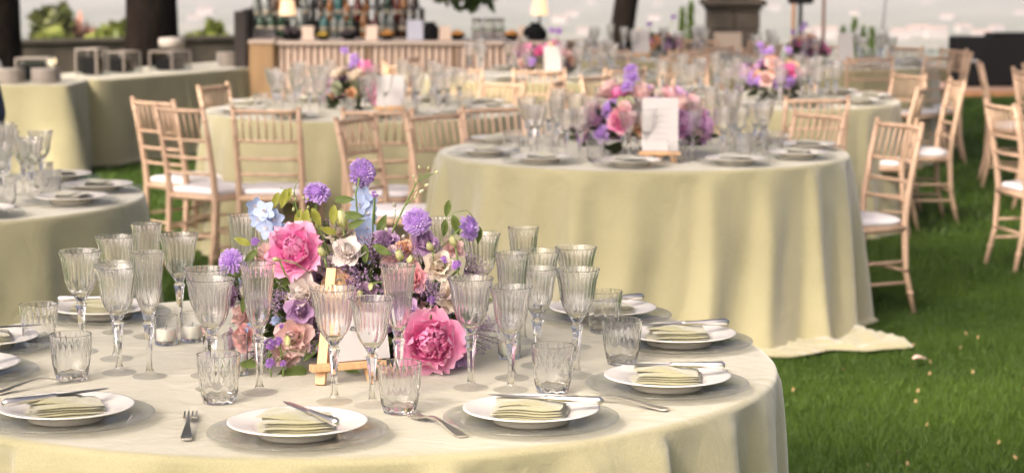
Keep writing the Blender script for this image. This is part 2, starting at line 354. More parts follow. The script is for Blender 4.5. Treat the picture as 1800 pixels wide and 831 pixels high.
# unseen trees at left, crowns shaped and thinned to lay dappled shade over tables
cl = crown_clumps((-4.85, -2.1, 6.9), (2.3, 2.2, 1.2), 20, 60, 4, .42) + crown_clumps((-3.1, -1.1, 6.8), (.9, .8, .6), 7, 300, 14, .5)
tree('shade_tree', 'unseen leafy tree, crown shaped for shade, to the left of the front table', 'tree', [(-7.4, -3.2, 0), (-7.3, -3.2, 2.5), (-6.4, -3.0, 5.5)], [.32, .26, .18], limbs_to(cl, (-6.4, -3.0, 5.4), .11, 9), cl, .16, 4)
cl = crown_clumps((-4.8, 2.9, 7.0), (2.1, 2.2, 1.1), 44, 420, 6, .38) + crown_clumps((-3.1, 4.3, 7.0), (1.7, 1.3, .9), 14, 400, 16, .45)
tree('shade_tree', 'unseen leafy tree, crown shaped for shade, left of the table at the left edge', 'tree', [(-7.8, 5.0, 0), (-7.7, 5.0, 2.5), (-6.2, 4.6, 5.6)], [.3, .25, .17], limbs_to(cl, (-6.2, 4.6, 5.5), .11, 9), cl, .16, 6)
cl = crown_clumps((-1.3, 13.2, 7.0), (5.2, 5.2, 1.5), 60, 420, 5, .28)
tree('shade_tree', 'unseen wide leafy tree, crown shaped for shade, left of the buffet and chairs', 'tree', [(-7.0, 12.0, 0), (-6.9, 12.0, 2.5), (-5.0, 12.8, 5.4)], [.36, .3, .2], limbs_to(cl, (-5.0, 12.8, 5.3), .12, 10), cl, .2, 5)
# bushes and trees on the slope beyond the wall
M_OLIVE = leaf_mat('olive_leaf', (.10, .12, .04)); M_LIME = leaf_mat('lime_leaf', (.15, .19, .04)); M_CYP = leaf_mat('cypress_leaf', (.09, .15, .025))
def slope_z(y): return float(np.interp(y, [31, 34, 50, 90, 180], [-.05, -1.6, -5.5, -14, -38]))
def far_tree(x, y, ztop, rx, label, lm, seed, grp='trees on the slope beyond the wall'):
    z0 = slope_z(math.hypot(x, y)); h = ztop - z0; cz = ztop - h * .36
    cl = crown_clumps((x, y, cz), (rx, rx, h * .34), 11, 230, seed, .42)
    tree('slope_tree', label, 'tree', [(x, y, z0 - .2), (x, y, z0 + h * .3), (x, y, z0 + h * .6)], [.16, .12, .06], limbs_to(cl, (x, y, z0 + h * .55), .06, 4), cl, .17, seed, lm, grp)
#@far_trees
M_PINKLEAF = leaf_mat('pink_blossom', (.36, .20, .16))
far_tree(-9.9, 44, .22, 1.2, 'yellow-green bush beyond the wall nearest the left edge', M_LIME, 20)
far_tree(-9.45, 46, .50, .6, 'dark olive bush peeking up beside the pink blossom', M_OLIVE, 21)
far_tree(-9.0, 46, .38, 1.0, 'pink blossoming bush beyond the wall', M_PINKLEAF, 22)
far_tree(-8.3, 44, .22, 1.2, 'grey-green bush beyond the wall right of the pink blossom', M_OLIVE, 23)
far_tree(-7.1, 40, .95, .9, 'tall pale green tree beyond the wall touching the twin trunk', M_LIME, 24)
far_tree(-7.75, 42, .3, 1.0, 'dark olive bush in front of the tall pale green tree', M_OLIVE, 26)
far_tree(-5.8, 44, .55, .75, 'bright green bush beyond the wall beside the bar frame', M_LIME, 25)
def cypress(x, y, ztop, r, label, seed):
    z0 = slope_z(math.hypot(x, y)); h = ztop - z0
    cl = [((x, y, z0 + h * (.08 + .84 * k / 9)), (r * (1 - .75 * (k / 9) ** 1.6), r * (1 - .75 * (k / 9) ** 1.6), h * .085), 420) for k in range(10)] + [((x, y, z0 + h * .96), (r * .16, r * .16, h * .05), 50)]
    tree('cypress', label, 'tree', [(x, y, z0 - .2), (x, y, z0 + h * .9)], [.1, .03], [], cl, .065, seed, M_CYP, 'cypress trees beyond the wall')
cypress(3.33, 43, .58, .14, 'slim cypress left of the pair beside the stone pillar', 30)
cypress(3.50, 43, .72, .14, 'slim cypress of the pair nearer to the stone pillar', 31)
cypress(6.64, 44, .16, .14, 'short slim cypress beside the brown pole', 32)
cypress(6.87, 44, .34, .14, 'tallest cypress of the group near the thin grey pole', 33)
cypress(7.04, 44, .18, .16, 'middle cypress in the group left of the thin grey pole', 34)
cypress(7.22, 44, .16, .16, 'last short cypress of the group before the thin grey pole', 35)

# ------------------------------------------------------------------ houses in the valley
M_HW = mat('house_wall', (.52, .45, .42), .9, var=.08, vscale=.3); M_HR = mat('house_roof', (.42, .26, .2), .9, var=.2, vscale=.4); 
M_PANE = mat('dark_pane', (.05, .06, .07), .2)
def house(x, y, z, w, d, h, rz, label, wm, grp):
    t = thing('house', label, 'house', (x, y, z), rz, grp); MB().box((0, 0, h / 2), (w, d, h)).build('wall', wm, t, smooth=False)
    r = MB(); o = w * .06; V = [(-w / 2 - o, -d / 2 - o, h), (w / 2 + o, -d / 2 - o, h), (w / 2 + o, d / 2 + o, h), (-w / 2 - o, d / 2 + o, h), (-w / 2 - o, 0, h + d * .28), (w / 2 + o, 0, h + d * .28)]
    r.add(V, [(0, 1, 5, 4), (2, 3, 4, 5), (0, 4, 3), (1, 2, 5), (3, 2, 1, 0)]).build('roof', M_HR, t, smooth=False)
    for k in range(3):
        for s_ in (.32, .68): MB().box(((-.3 + .3 * k) * w, -d / 2 - .02 * h, h * s_), (w * .1, .03 * h, h * .16)).build('window', M_PANE, t, smooth=False)
rg = random.Random(5)
#@houses
for i, (px, d, w) in enumerate([(1580, 2150, 18), (1612, 2230, 20), (1642, 2180, 20), (1690, 2320, 16), (1722, 2140, 17), (1748, 2330, 14), (1662, 2700, 16), (1450, 2160, 20), (1425, 2230, 14), (1027, 2240, 14), (1155, 3450, 14), (985, 2600, 18), (1005, 2850, 16), (1360, 3200, 16), (1625, 3600, 16), (1790, 2900, 16), (1040, 3550, 15), (1150, 2700, 14), (365, 2900, 22), (345, 2650, 16), (940, 3100, 16), (1500, 2900, 13)]):
    house((px - 900) / 3842 * d, d, -81, w, w * .6, w * .42, rg.uniform(-.5, .5), 'small pale house in the hazy valley, %s' % ('seen left of the bar frame' if px < 500 else 'between bar lamp and leaning trunk' if px < 1060 else 'between leaning trunk and cypress pair' if px < 1200 else 'among the garden poles' if px < 1540 else 'by the thin grey pole, below' if px < 1630 and d < 2500 else 'above the black cabinet' if d < 2500 else 'farther off above the black cabinet'), M_HW, 'far houses in the valley')

# ------------------------------------------------------------------ terrace edge: walls, pier, railing, stage
def parapet(a, b, h, th, label):
    a, b = Vector(a), Vector(b); L = (b - a).length; t = thing('parapet_wall', label, 'wall', ((a + b) / 2)[:], math.atan2(b.y - a.y, b.x - a.x), 'parapet walls along the terrace edge')
    MB().box((0, 0, h / 2), (L, th, h)).build('wall', M_STONE, t, smooth=False)
    n_ = max(2, int(L / 1.1))
    for k in range(n_): MB().box((-L / 2 + (k + .5) * L / n_, 0, h + .028), (L / n_ - .012, th + .08, .055), bev=.01).build('coping_stone', M_STONECAP, t, smooth=False)
parapet((-8.5, 25.2, 0), (-2.9, 28.4, 0), .52, .3, 'low dark stone parapet behind the buffet and trees')
parapet((.0, 28.5, 0), (3.35, 28.5, 0), .42, .3, 'low stone parapet between the bar and the pillar')
t = thing('stone_pillar', 'dark weathered stone pillar with moulded cap behind the tables', 'pillar', (2.69, 26.8, 0)); M_PIL = mat('pillar_stone', (.032, .024, .018), .95, var=.5, vscale=5, bump=.8, bscale=14)
rg = random.Random(8)
for k in range(4):
    for s_ in (-1, 1): MB().box((s_ * .155, 0, .118 + k * .232), (.30, .58, .224), bev=.012).build('stone_block', M_PIL, t, smooth=False)
MB().box((0, 0, .955), (.66, .64, .05), bev=.012).build('necking', M_PIL, t, smooth=False)
MB().box((0, 0, 1.025), (.76, .74, .08), bev=.02).build('cap', M_PIL, t, smooth=False); MB().box((0, 0, 1.11), (.62, .6, .08), bev=.02).build('cap_top', M_PIL, t, smooth=False); MB().box((0, 0, 1.3), (.5, .48, .29), bev=.03).build('pedestal', M_PIL, t, smooth=False)
t = thing('board_sign', 'blank beige board leaning in front of the stone pillar', 'board', (2.23, 22.6, 0))
q = Matrix.Rotation(R_(-8), 3, 'X'); MB().box((0, 0, .52), (.285, .02, .58), q, .004).build('board', mat('beige_board', (.44, .35, .28), .8, var=.06, vscale=5), t, smooth=False)
for s_ in (-1, 1): MB().tube([(s_ * .13, -.02, 0), (s_ * .08, .05, .7)], .012, 8).build('leg', M_WOOD, t)
MB().tube([(0, .25, 0), (0, .08, .8)], .012, 8).build('rear_leg', M_WOOD, t)
def pole(x, y, h, r, m_, label, cat='pole', lean=0.):
    o = MB().tube([(0, 0, 0), (lean * .5, 0, h * .5), (lean, 0, h)], [r, r * .98, r * .95], 10); o.lathe([(r * 2.4, 0), (r * 2.4, .02), (r * 1.2, .05), (r, .09)], 12)
    return tag(o.build('garden_pole', m_, None), label, cat, 'poles by the terrace edge')
M_TEAK = mat('orange_wood', (.42, .20, .09), .5, var=.2, vscale=6, stretch=(4, 4, .5)); M_RUST = mat('brown_wood', (.16, .075, .045), .6, var=.2, vscale=6)
M_GREY = mat('grey_metal', (.30, .30, .33), .5)
pole(0, 0, 3.0, .021, M_TEAK, 'orange wooden pole left of the black loudspeaker stand').location = (3.18, 24.8, 0)
pole(0, 0, 3.0, .019, M_RUST, 'dark brown pole right of the black loudspeaker stand').location = (3.52, 24.8, 0)
pole(0, 0, 3.0, .017, M_GREY, 'thin slanting grey pole beside the railing', lean=.22).location = (4.2, 25.2, 0)
t = thing('loudspeaker', 'black loudspeaker on a slim stand among the garden poles', 'loudspeaker', (3.27, 24.9, 0))
MB().box((0, 0, 1.26), (.27, .26, .42), bev=.02).build('cabinet', M_BLACK, t, smooth=False); MB().tube([(0, 0, .1), (0, 0, 1.06)], .024, 10).build('pole', M_BLACK, t)
for k in range(3): a = k * 2.094; MB().tube([(0, 0, .45), (.28 * math.cos(a), .28 * math.sin(a), 0)], .012, 6).build('leg', M_BLACK, t)
t = thing('iron_railing', 'low grey iron railing at the terrace edge by the black cabinet', 'railing', (4.35, 26.8, 0)); M_IRON = mat('iron', (.10, .11, .11), .6)
for zz in (.06, .44): MB().box((1.1, 0, zz), (2.4, .02, .02)).build('rail', M_IRON, t, smooth=False)
bar_me = MB().tube([(0, 0, 0), (0, 0, .47)], .009, 6).mesh('baluster', M_IRON)
for k in range(23): obj('baluster', bar_me, t, (-.08 + k * .107, 0, 0))
t = thing('low_stage', 'low wooden deck under the black cabinet', 'stage', (6.6, 25.6, 0))
for k in range(7): MB().box((0, -.62 + k * .2, .075), (3.4, .194, .025), bev=.003).build('plank', mat('deck_%d' % k, (.40 + .02 * (k % 3), .27, .21), .6, var=.1, vscale=3), t, smooth=False)
MB().box((0, -.73, .032), (3.4, .018, .06)).build('skirting', M_TEAK, t, smooth=False)
t = thing('black_cabinet', 'large plain black stage cabinet standing on the wooden deck', 'cabinet', (6.0, 25.5, .089))
MB().box((0, 0, .29), (1.75, .5, .56), bev=.015).build('body', M_BLACK, t, smooth=False); MB().box((.2, .02, .592), (1.32, .46, .04), bev=.012).build('lid', M_BLACK, t, smooth=False)
for s_ in (-.7, .7): MB().box((s_, -.255, .3), (.12, .012, .03), bev=.004).build('handle', M_GREY, t, smooth=False)

# ------------------------------------------------------------------ tablecloths
def fold_fn(seed, n, wmin=.035, wmax=.12):
    rg = random.Random(seed); a0 = [(2 * math.pi * (i + rg.uniform(-.38, .38)) / n, rg.uniform(wmin, wmax), rg.uniform(.45, 1.), rg.uniform(-.6, .6)) for i in range(n)]
    th = np.linspace(0, 2 * np.pi, 2000); tot = np.zeros_like(th)
    def f(t):
        o = np.zeros_like(t)
        for a, w, k, sk in a0:
            d = (t - a + np.pi) % (2 * np.pi) - np.pi; ww = w * (1 + sk * np.tanh(d / w)); o += k * np.exp(-(d / np.maximum(ww, .012)) ** 2)
        return o
    mean = f(th).mean(); return lambda t: f(t) - mean
def cloth_mesh(name, contour, H, seed, nf, amp=.055, flare=.05, pool=None, seg=420, rows=34, wmin=.035, wmax=.12, twist=.12, corner=None, fexp=.7):
    """contour(theta, off) -> x, y of the table edge pushed out by off; hangs H and pools on the ground"""
    th = np.linspace(0, 2 * np.pi, seg, endpoint=False); f = fold_fn(seed, nf, wmin, wmax); V = []
    for k in (.004, .25, .5, .75, .9, .97):
        x, y = contour(th, 0); V.append(np.stack([x * k, y * k, np.full(seg, H) + (.0015 * np.sin(5 * th + k * 9) * k)], -1))
    for u in (0, .35, .7, 1.):                                   # rounded edge
        a = u * math.pi / 2; x, y = contour(th, -.012 + .014 * math.sin(a)); V.append(np.stack([x, y, np.full(seg, H - .014 * (1 - math.cos(a)))], -1))
    pl = pool(th) if pool else np.zeros(seg)
    for i in range(1, rows + 1):
        s = i / rows; A = amp * (.03 + .97 * s ** fexp); t2 = th + twist * math.sin(2.1 * s + seed) * s * .4
        fo = f(t2) * A + .006 * np.sin(31 * th + 7 * s + seed) * s
        off = .004 + flare * s ** 1.1 + fo + (corner(th) * s if corner else 0) + pl * .16 * s ** 3
        x, y = contour(th, np.maximum(off, -.045)); V.append(np.stack([x, y, H - .014 - (H - .03) * s + .0 * th], -1))
    for i in range(1, 8):                                        # hem lying on the ground
        u = i / 7; e = (.012 + pl) * u; x, y = contour(th, np.maximum(off, -.045) + e)
        wv = pl * (.20 * np.sin(u * 6.4 + 2.6 * np.sin(9 * th + seed) + 1.2 * np.sin(23 * th)) ** 2 * (1 - u * .55)) * (u < 1) + .012 * (1 - u)
        V.append(np.stack([x, y, .006 + np.minimum(pl * .2, .012) + np.maximum(wv, 0)], -1))
    n = len(V); V = np.concatenate(V); i = np.arange(n - 1)[:, None] * seg; k = np.arange(seg)[None]; j = (k + 1) % seg
    F = np.stack([i + k, i + seg + k, i + seg + j, i + j], -1).reshape(-1, 4)
    return nmesh(name, V, F, M_CLOTH, smooth=True)
def round_edge(R): return lambda t, off: ((R + off) * np.cos(t), (R + off) * np.sin(t))
def rect_edge(L, D, p=9):
    def f(t, off):
        c, s = np.cos(t), np.sin(t); a, b = L / 2, D / 2
        q = ((np.abs(c) / a) ** p + (np.abs(s) / b) ** p) ** (-1 / p); x, y = q * c, q * s
        nx = np.sign(c) * (np.abs(x) / a) ** (p - 1) / a; ny = np.sign(s) * (np.abs(y) / b) ** (p - 1) / b; m_ = np.sqrt(nx ** 2 + ny ** 2)
        return x + off * nx / m_, y + off * ny / m_
    return f
def round_cloth(cx, cyy, R, seed, nf, label, pool=None, seg=420, rz=0, **k):
    o = obj('tablecloth', cloth_mesh('tablecloth', round_edge(R), .75, seed, nf, pool=pool, seg=seg, **k), None, (cx, cyy, 0))
    return tag(o, label, 'tablecloth', 'sage tablecloths on the round tables')
def bump(c, w, a):
    return lambda t: a * np.exp(-(((t - R_(c) + np.pi) % (2 * np.pi) - np.pi) / R_(w)) ** 2)
pool2 = lambda t: bump(-52, 17, .13)(t) + bump(-36, 7, .26)(t) + bump(-95, 25, .05)(t) + bump(-170, 30, .03)(t) + .01
TABLES = dict(main=(-.37, 4.60, .93), two=(.573, 9.58, .9), near_left=(-2.22, 7.74, .9), A=(-.82, 12.16, .9), B=(1.40, 13.02, .9), C=(.22, 15.6, .9), D=(1.12, 18.6, .9), E=(2.45, 17.3, .9))
round_cloth(*TABLES['main'], 3, 24, 'pale sage tablecloth on the sharp foreground table with the easel', seg=640, amp=.13, flare=.03, fexp=.5)
round_cloth(*TABLES['two'], 12, 20, 'sage tablecloth pooling on the grass at its right front hem', pool=pool2, seg=640, amp=.125, flare=.06, wmin=.03, wmax=.11, fexp=.55)
round_cloth(*TABLES['near_left'], 5, 18, 'sage tablecloth on the round table cut by the left edge', amp=.10, flare=.05)
round_cloth(*TABLES['A'], 7, 22, 'sage tablecloth on the round table ringed by chairs before the bar', amp=.085, seg=300)
round_cloth(*TABLES['B'], 8, 24, 'sage tablecloth on the round table right behind the middle one', amp=.085, seg=300)
round_cloth(*TABLES['C'], 9, 24, 'grey-green tablecloth on the round table at the right end of the bar', amp=.085, seg=240)
round_cloth(*TABLES['D'], 10, 24, 'tablecloth on the farthest round table in front of the leaning trunk', amp=.085, seg=240)
round_cloth(*TABLES['E'], 11, 24, 'tablecloth on the far round table near the garden poles', amp=.085, seg=240)
# buffet: one run across the left edge, one slanting back to the right
def buffet(cx, cyy, L, D, rz, H, seed, nf, label, cf):
    o = obj('buffet_cloth', cloth_mesh('buffet_cloth', rect_edge(L, D, 14), H, seed, nf, amp=.035, flare=.05, seg=480, rows=24, wmin=.02, wmax=.06, corner=cf), None, (cx, cyy, 0), rz)
    return tag(o, label, 'tablecloth', 'cloths on the buffet')
def corners(L, D, a, w=.10):
    c = math.atan2(D, L); return lambda t: sum(a * np.exp(-(((t - q + np.pi) % (2 * np.pi) - np.pi) / w) ** 2) for q in (c, math.pi - c, math.pi + c, -c))
BUF_H = .66
buffet(-4.35, 16.42, 2.2, .85, 0, BUF_H, 21, 15, 'sunlit yellow-green buffet cloth reaching the left edge', corners(2.2, .85, .16, .09))
bd = Vector((.455, .89, 0)); bn = Vector((-.89, .455, 0)); bc = Vector((-3.22, 16.6, 0)) + bd * 1.6 + bn * .42
buffet(bc.x, bc.y, 3.0, .84, math.atan2(.89, .455), BUF_H - .004, 22, 17, 'grey-green shaded buffet cloth slanting back beside the chairs', corners(3.0, .84, .08, .07))

# ------------------------------------------------------------------ chiavari chairs
def chair_parts(full=True):
    P = []                                                    # (name, mesh)
    W, fr, bk = .165, .165, -.165
    def rings(b, pts, zs, r):
        for z in zs:
            for i in range(len(pts) - 1):
                (x0, y0, z0), (x1, y1, z1) = pts[i], pts[i + 1]
                if z0 <= z <= z1:
                    u = (z - z0) / (z1 - z0); c = (x0 + (x1 - x0) * u, y0 + (y1 - y0) * u, z); b.lathe([(r * .96, -.006), (r * 1.22, -.002), (r * 1.22, .002), (r * .96, .006)], 10, c=c)
    for s in (-1, 1):
        pts = [(s * (W + .012), bk - .055, 0), (s * W, bk - .012, .2), (s * W, bk, .40), (s * W, bk - .012, .52), (s * (W + .002), bk - .045, .70), (s * (W + .004), bk - .08, .85)]
        b = MB().tube(pts, [.0125, .0145, .017, .016, .0145, .012], 10); rings(b, pts, (.1, .2, .3, .55, .63, .71, .79), .0145); b.lathe([(.012, 0), (.015, .004), (.013, .011), (0, .016)], 10, c=pts[-1]); P.append(('back_post', b))
        pts = [(s * (W + .008), fr + .012, 0), (s * W, fr, .2), (s * W, fr - .004, .40)]
        b = MB().tube(pts, [.0115, .014, .0165], 10); rings(b, pts, (.11, .21, .31), .0138); P.append(('leg', b))
    b = MB()
    for a, c in (((-W, fr - .004), (W, fr - .004)), ((-W, bk), (W, bk)), ((-W, bk), (-W, fr)), ((W, bk), (W, fr))):
        b.tube([(a[0], a[1], .392), (c[0], c[1], .392)], .017, 10)
    b.box((0, 0, .394), (2 * W, fr - bk, .014)); P.append(('seat', b))
    # cushion: rounded square pad
    V = []; F = []; seg = 40; prof = [(.0, .404), (.92, .404), (1.0, .412), (1.03, .422), (1.0, .434), (.9, .441), (.6, .447), (.0, .449)]
    for r, z in prof:
        for k in range(seg):
            a = 2 * math.pi * k / seg; c, s = math.cos(a), math.sin(a); q = (abs(c) ** 5 + abs(s) ** 5) ** (-1 / 5) * .172 * max(r, .001); V.append((q * c, q * s, z + .002 * math.sin(3 * a)))
    for i in range(len(prof) - 1):
        for k in range(seg): j = (k + 1) % seg; F.append((i * seg + k, i * seg + j, i * seg + seg + j, i * seg + seg + k))
    P.append(('cushion', MB().add(V, F)))
    def post_y(z): return float(np.interp(z, [.40, .52, .70, .85], [bk, bk - .012, bk - .045, bk - .08]))
    def rail(z, r, bow=.018):
        return MB().tube([(x * (W - .003), post_y(z) - bow * (1 - x * x), z) for x in (-1, -.6, -.2, .2, .6, 1)], r, 8)
    P.append(('top_rail', rail(.835, .0115)))
    for z in (.685, .595, .515): P.append(('rail', rail(z, .0088)))
    for k in range(7):
        x = -.75 + k * .25; b = MB().tube([(x * W, post_y(.685) - .018 * (1 - x * x), .685), (x * W, post_y(.76) - .018 * (1 - x * x), .76), (x * W, post_y(.835) - .018 * (1 - x * x), .835)], .0058, 6); P.append(('spindle', b))
    for z in (.17, .265):
        P.append(('stretcher', MB().tube([(-W, fr, z), (W, fr, z)], .008, 8)))
        for s in (-1, 1): P.append(('stretcher', MB().tube([(s * W, bk - .012, z - .025), (s * W, fr, z - .025)], .008, 8)))
    P.append(('stretcher', MB().tube([(-W, bk - .012, .2), (W, bk - .012, .2)], .008, 8)))
    return P
def chair(parts, full):
    t = thing('chiavari_chair', 'x', 'chair', (0, 0, 0), 0, 'x')
    if full:
        for nm, b in parts: b.build(nm, M_CUSH if nm == 'cushion' else M_WOOD, t)
    else:
        w = {}
        for nm, b in parts:
            g = nm if nm == 'cushion' else 'back' if nm in ('back_post', 'top_rail', 'rail', 'spindle') else 'seat_frame'
            w.setdefault(g, MB()).add(b.v, b.f)
        for nm, b in w.items(): b.build(nm, M_CUSH if nm == 'cushion' else M_WOOD, t)
    return t
_cp = chair_parts(); CH = [chair(_cp, True), chair(_cp, False)]; USED = [False, False]
def put_chair(bx, by, phi, label, group, full=True):
    """bx, by: middle of the back's top; phi: the way it faces, degrees from +X"""
    k = 0 if full else 1; a = R_(phi); loc = (bx + .235 * math.cos(a), by + .235 * math.sin(a), 0)
    if not USED[k]:
        USED[k] = True; o = CH[k]; list(o.children); KIDS[o.name] = list(o.children); o.location = loc; o.rotation_euler = (0, 0, a - math.pi / 2); tag(o, label, 'chair', group)
    else: copy_tree(CH[k], loc, a - math.pi / 2, label, group)
gA, g2, gB, gF = 'chairs at the table before the bar', 'chairs at the middle table', 'chairs at the table behind the middle one', 'chairs at the right edge'
for c in [
    (-1.87, 11.43, 48, 'leftmost wooden chair, its back in front of the shaded buffet cloth', gA), (-1.66, 10.93, 52, 'wooden chair second from left with its back turned to the lens', gA),
    (-1.73, 12.72, -22, 'wooden chair behind the left end of the table before the bar', gA), (-1.22, 10.83, 80, 'wooden chair seen squarely from behind at the table before the bar', gA),
    (-.66, 10.72, 92, 'wooden chair from behind, right of the purple flower heads, farther one', gA), (-.73, 10.22, -26, 'wooden chair turned sideways left of the middle table', g2),
    (-.37, 10.40, -46, 'wooden chair at the rear left of the middle table', g2), (-.09, 10.90, -62, 'wooden chair behind the glasses at the rear of the middle table', g2),
    (1.47, 10.48, 216, 'wooden chair behind the right rear rim of the middle table', g2), (1.75, 9.90, 206, 'wooden chair standing alone on the grass right of the middle table', g2),
    (2.68, 13.2, 183, 'wooden chair seen side-on right of the rear table', gB), (2.34, 12.55, 162, 'wooden chair right behind the lone chair at the rear table', gB),
    (2.52, 13.9, 205, 'wooden chair at the rear right of the rear table', gB), (1.62, 11.62, 97, 'wooden chair with its back to us before the rear table', gB),
    (.95, 11.75, 72, 'wooden chair hidden behind the middle table flowers', gB),
    (2.50, 11.15, 12, 'nearest wooden chair by the right edge, facing right', gF), (2.72, 10.98, 30, 'wooden chair cut off by the right edge of the picture', gF),
    (3.28, 15.3, -8, 'wooden chair before the black cabinet, facing right', gF), (3.38, 14.45, 8, 'wooden chair between black cabinet and the nearest right chair', gF),
    (3.62, 15.0, 25, 'wooden chair half cut off in front of the black cabinet', gF), (3.25, 13.6, 30, 'wooden chair at the right edge behind the nearest one', gF)]: put_chair(*c)
def side_of(a):
    a = (a + 360) % 360; return ['right', 'rear right', 'right rear', 'rear', 'left rear', 'rear left', 'left', 'front left', 'left front', 'front', 'right front', 'front right'][int(((a + 15) % 360) // 30)]
def ring(key, angs, lab, grp, r=1.13):
    cx, cyy, _ = TABLES[key]
    for a in angs: put_chair(cx + r * math.cos(R_(a)), cyy + r * math.sin(R_(a)), a + 180 + random.Random(a).uniform(-9, 9), lab % side_of(a), grp, False)
ring('A', [-12, 18, 48], 'blurred wooden chair at the %s of the table before the bar', 'right side chairs at the table before the bar')
ring('B', [-128, 172, 140, 105, 70], 'blurred wooden chair at the %s of the rear table behind the middle one', 'far side chairs at the rear table')
ring('C', [-150, -120, -92, -62, -30, 0, 32, 150, 178], 'blurred wooden chair at the %s of the table by the right bar end', 'chairs around the table at the right end of the bar')
ring('D', [-140, -108, -75, -42, -8, 25, 60, 120, 155, 187], 'blurred wooden chair at the %s of the farthest table', 'chairs around the farthest table')
ring('E', [-150, -115, -80, -48, -15, 15, 45, 80, 130, 170], 'blurred wooden chair at the %s of the far table near the poles', 'chairs around the far table near the poles')

# ------------------------------------------------------------------ bar
M_SLAT = mat('slat_wood', (.86, .68, .56), .5, var=.1, vscale=4, stretch=(3, 3, .4)); M_BARSIDE = mat('bar_side_wood', (.38, .235, .115), .5, var=.15, vscale=5, stretch=(3, 3, .5))
M_BARTOP = mat('bar_top', (.68, .55, .46), .3); M_GROOVE = mat('slat_back', (.38, .26, .20), .8); M_DARKWOOD = mat('dark_timber', (.028, .02, .017), .6)
BX0, BX1, BY, BH = -1.98, .30, 18.55, .90
t = thing('bar_counter', 'long bar counter faced with pale vertical wooden slats', 'bar', ((BX0 + BX1) / 2, BY, 0)); hw = (BX1 - BX0) / 2
MB().box((0, .36, BH - .04), (2 * hw + .06, .76, .035), bev=.006).build('counter_top', M_BARTOP, t, smooth=False)
MB().box((0, .06, (BH - .06) / 2), (2 * hw - .01, .02, BH - .06)).build('front_board', M_GROOVE, t, smooth=False)
MB().box((-hw - .012, .36, (BH - .06) / 2), (.025, .70, BH - .06), bev=.004).build('end_panel', M_BARSIDE, t, smooth=False); MB().box((hw + .012, .36, (BH - .06) / 2), (.025, .70, BH - .06), bev=.004).build('end_panel', M_BARSIDE, t, smooth=False)
sl = MB().box((0, 0, 0), (.034, .040, BH - .07), bev=.009).mesh('slat', M_SLAT, smooth=False); ns = int(2 * hw / .056)
for k in range(ns): obj('slat', sl, t, (-hw + .025 + k * (2 * hw - .05) / (ns - 1), .036, (BH - .06) / 2))
for q in (-.28, .26): MB().box((q * hw * 1.2, .03, (BH - .06) / 2), (.016, .052, BH - .064)).build('panel_joint', M_BARSIDE, t, smooth=False)
t = thing('bar_side_unit', 'wooden side cabinet closing the left end of the bar', 'cabinet', (-2.115, 18.5, 0))
MB().box((0, .3, .43), (.21, .6, .86), bev=.006).build('body', M_BARSIDE, t, smooth=False); MB().box((0, .3, .875), (.225, .64, .028), bev=.005).build('top', M_BARTOP, t, smooth=False)
t = thing('timber_frame', 'tall dark timber frame at the left end of the bar', 'frame', (-2.30, 18.62, 0))
for yy in (0, .5): MB().box((0, yy, .565), (.105, .1, 1.13), bev=.008).build('post', M_DARKWOOD, t, smooth=False)
MB().box((0, .25, .9), (.085, .42, .05), bev=.004).build('cross_bar', M_DARKWOOD, t, smooth=False); MB().box((0, .25, .58), (.05, .40, 1.1), bev=.004).build('side_panel', M_DARKWOOD, t, smooth=False)
# back bar shelf with bottles
t = thing('bottle_shelf', 'dark stepped shelf of bottles behind the bar', 'shelf', (-1.63, 20.0, 0))
for k, (yy, zz) in enumerate(((0, .84), (.18, .98), (.36, 1.12))): MB().box((0, yy, zz), (1.56, .16, .025), bev=.003).build('shelf', M_DARKWOOD, t, smooth=False)
for s_ in (-1, 1): MB().box((s_ * .80, .18, .56), (.03, .55, 1.1), bev=.003).build('side_panel', M_DARKWOOD, t, smooth=False)
MB().box((0, .46, .5), (1.56, .02, 1.0)).build('back_panel', M_DARKWOOD, t, smooth=False)
def bottle_glass(n_, c, tr=.35): m_ = mat(n_, c, .12, spec=.6); m_.node_tree.nodes['Principled BSDF'].inputs['Transmission Weight'].default_value = tr; return m_
BG = [bottle_glass('green_bottle', (.02, .06, .03)), bottle_glass('brown_bottle', (.07, .03, .012)), bottle_glass('dark_bottle', (.015, .014, .013)), bottle_glass('clear_bottle', (.30, .33, .31), .5), bottle_glass('red_bottle', (.14, .02, .015)), bottle_glass('amber_bottle', (.35, .14, .03)), bottle_glass('teal_bottle', (.03, .16, .16))]
BN = ['green', 'brown', 'near-black', 'clear', 'red', 'amber', 'teal']; M_LABEL = mat('paper_label', (.30, .26, .20), .7); M_CAP = mat('bottle_cap', (.05, .04, .04), .4)
BPROF = [[(.030, 0), (.036, .006), (.036, .17), (.030, .20), (.013, .235), (.012, .29), (.014, .292), (.014, .30)], [(.036, 0), (.041, .006), (.041, .14), (.034, .165), (.014, .185), (.013, .235), (.015, .237), (.015, .25)], [(.03, 0), (.033, .006), (.036, .19), (.018, .235), (.013, .25), (.0125, .31), (.015, .312), (.015, .32)]]
bcache = {}
def bottle(x, y, z, k, c, s, where):
    key = (k, c)
    if key not in bcache:
        bcache[key] = (MB().lathe(BPROF[k], 16).mesh('bottle_body', BG[c]), MB().lathe([(BPROF[k][2][0] + .0006, .06), (BPROF[k][2][0] + .0006, .10)], 16).mesh('label', M_LABEL), MB().lathe([(.0152, BPROF[k][-1][1] - .03), (.0152, BPROF[k][-1][1] + .004)], 10).mesh('cap', M_CAP))
    t_ = thing('bottle', '%s glass bottle standing %s' % (BN[c], where), 'bottle', (x, y, z), random.Random(x).uniform(0, 6), 'bottles behind the bar'); t_.scale = (s, s, s)
    a, b, cc = bcache[key]; obj('body', a, t_); obj('label', b, t_); obj('cap', cc, t_)
rg = random.Random(4)
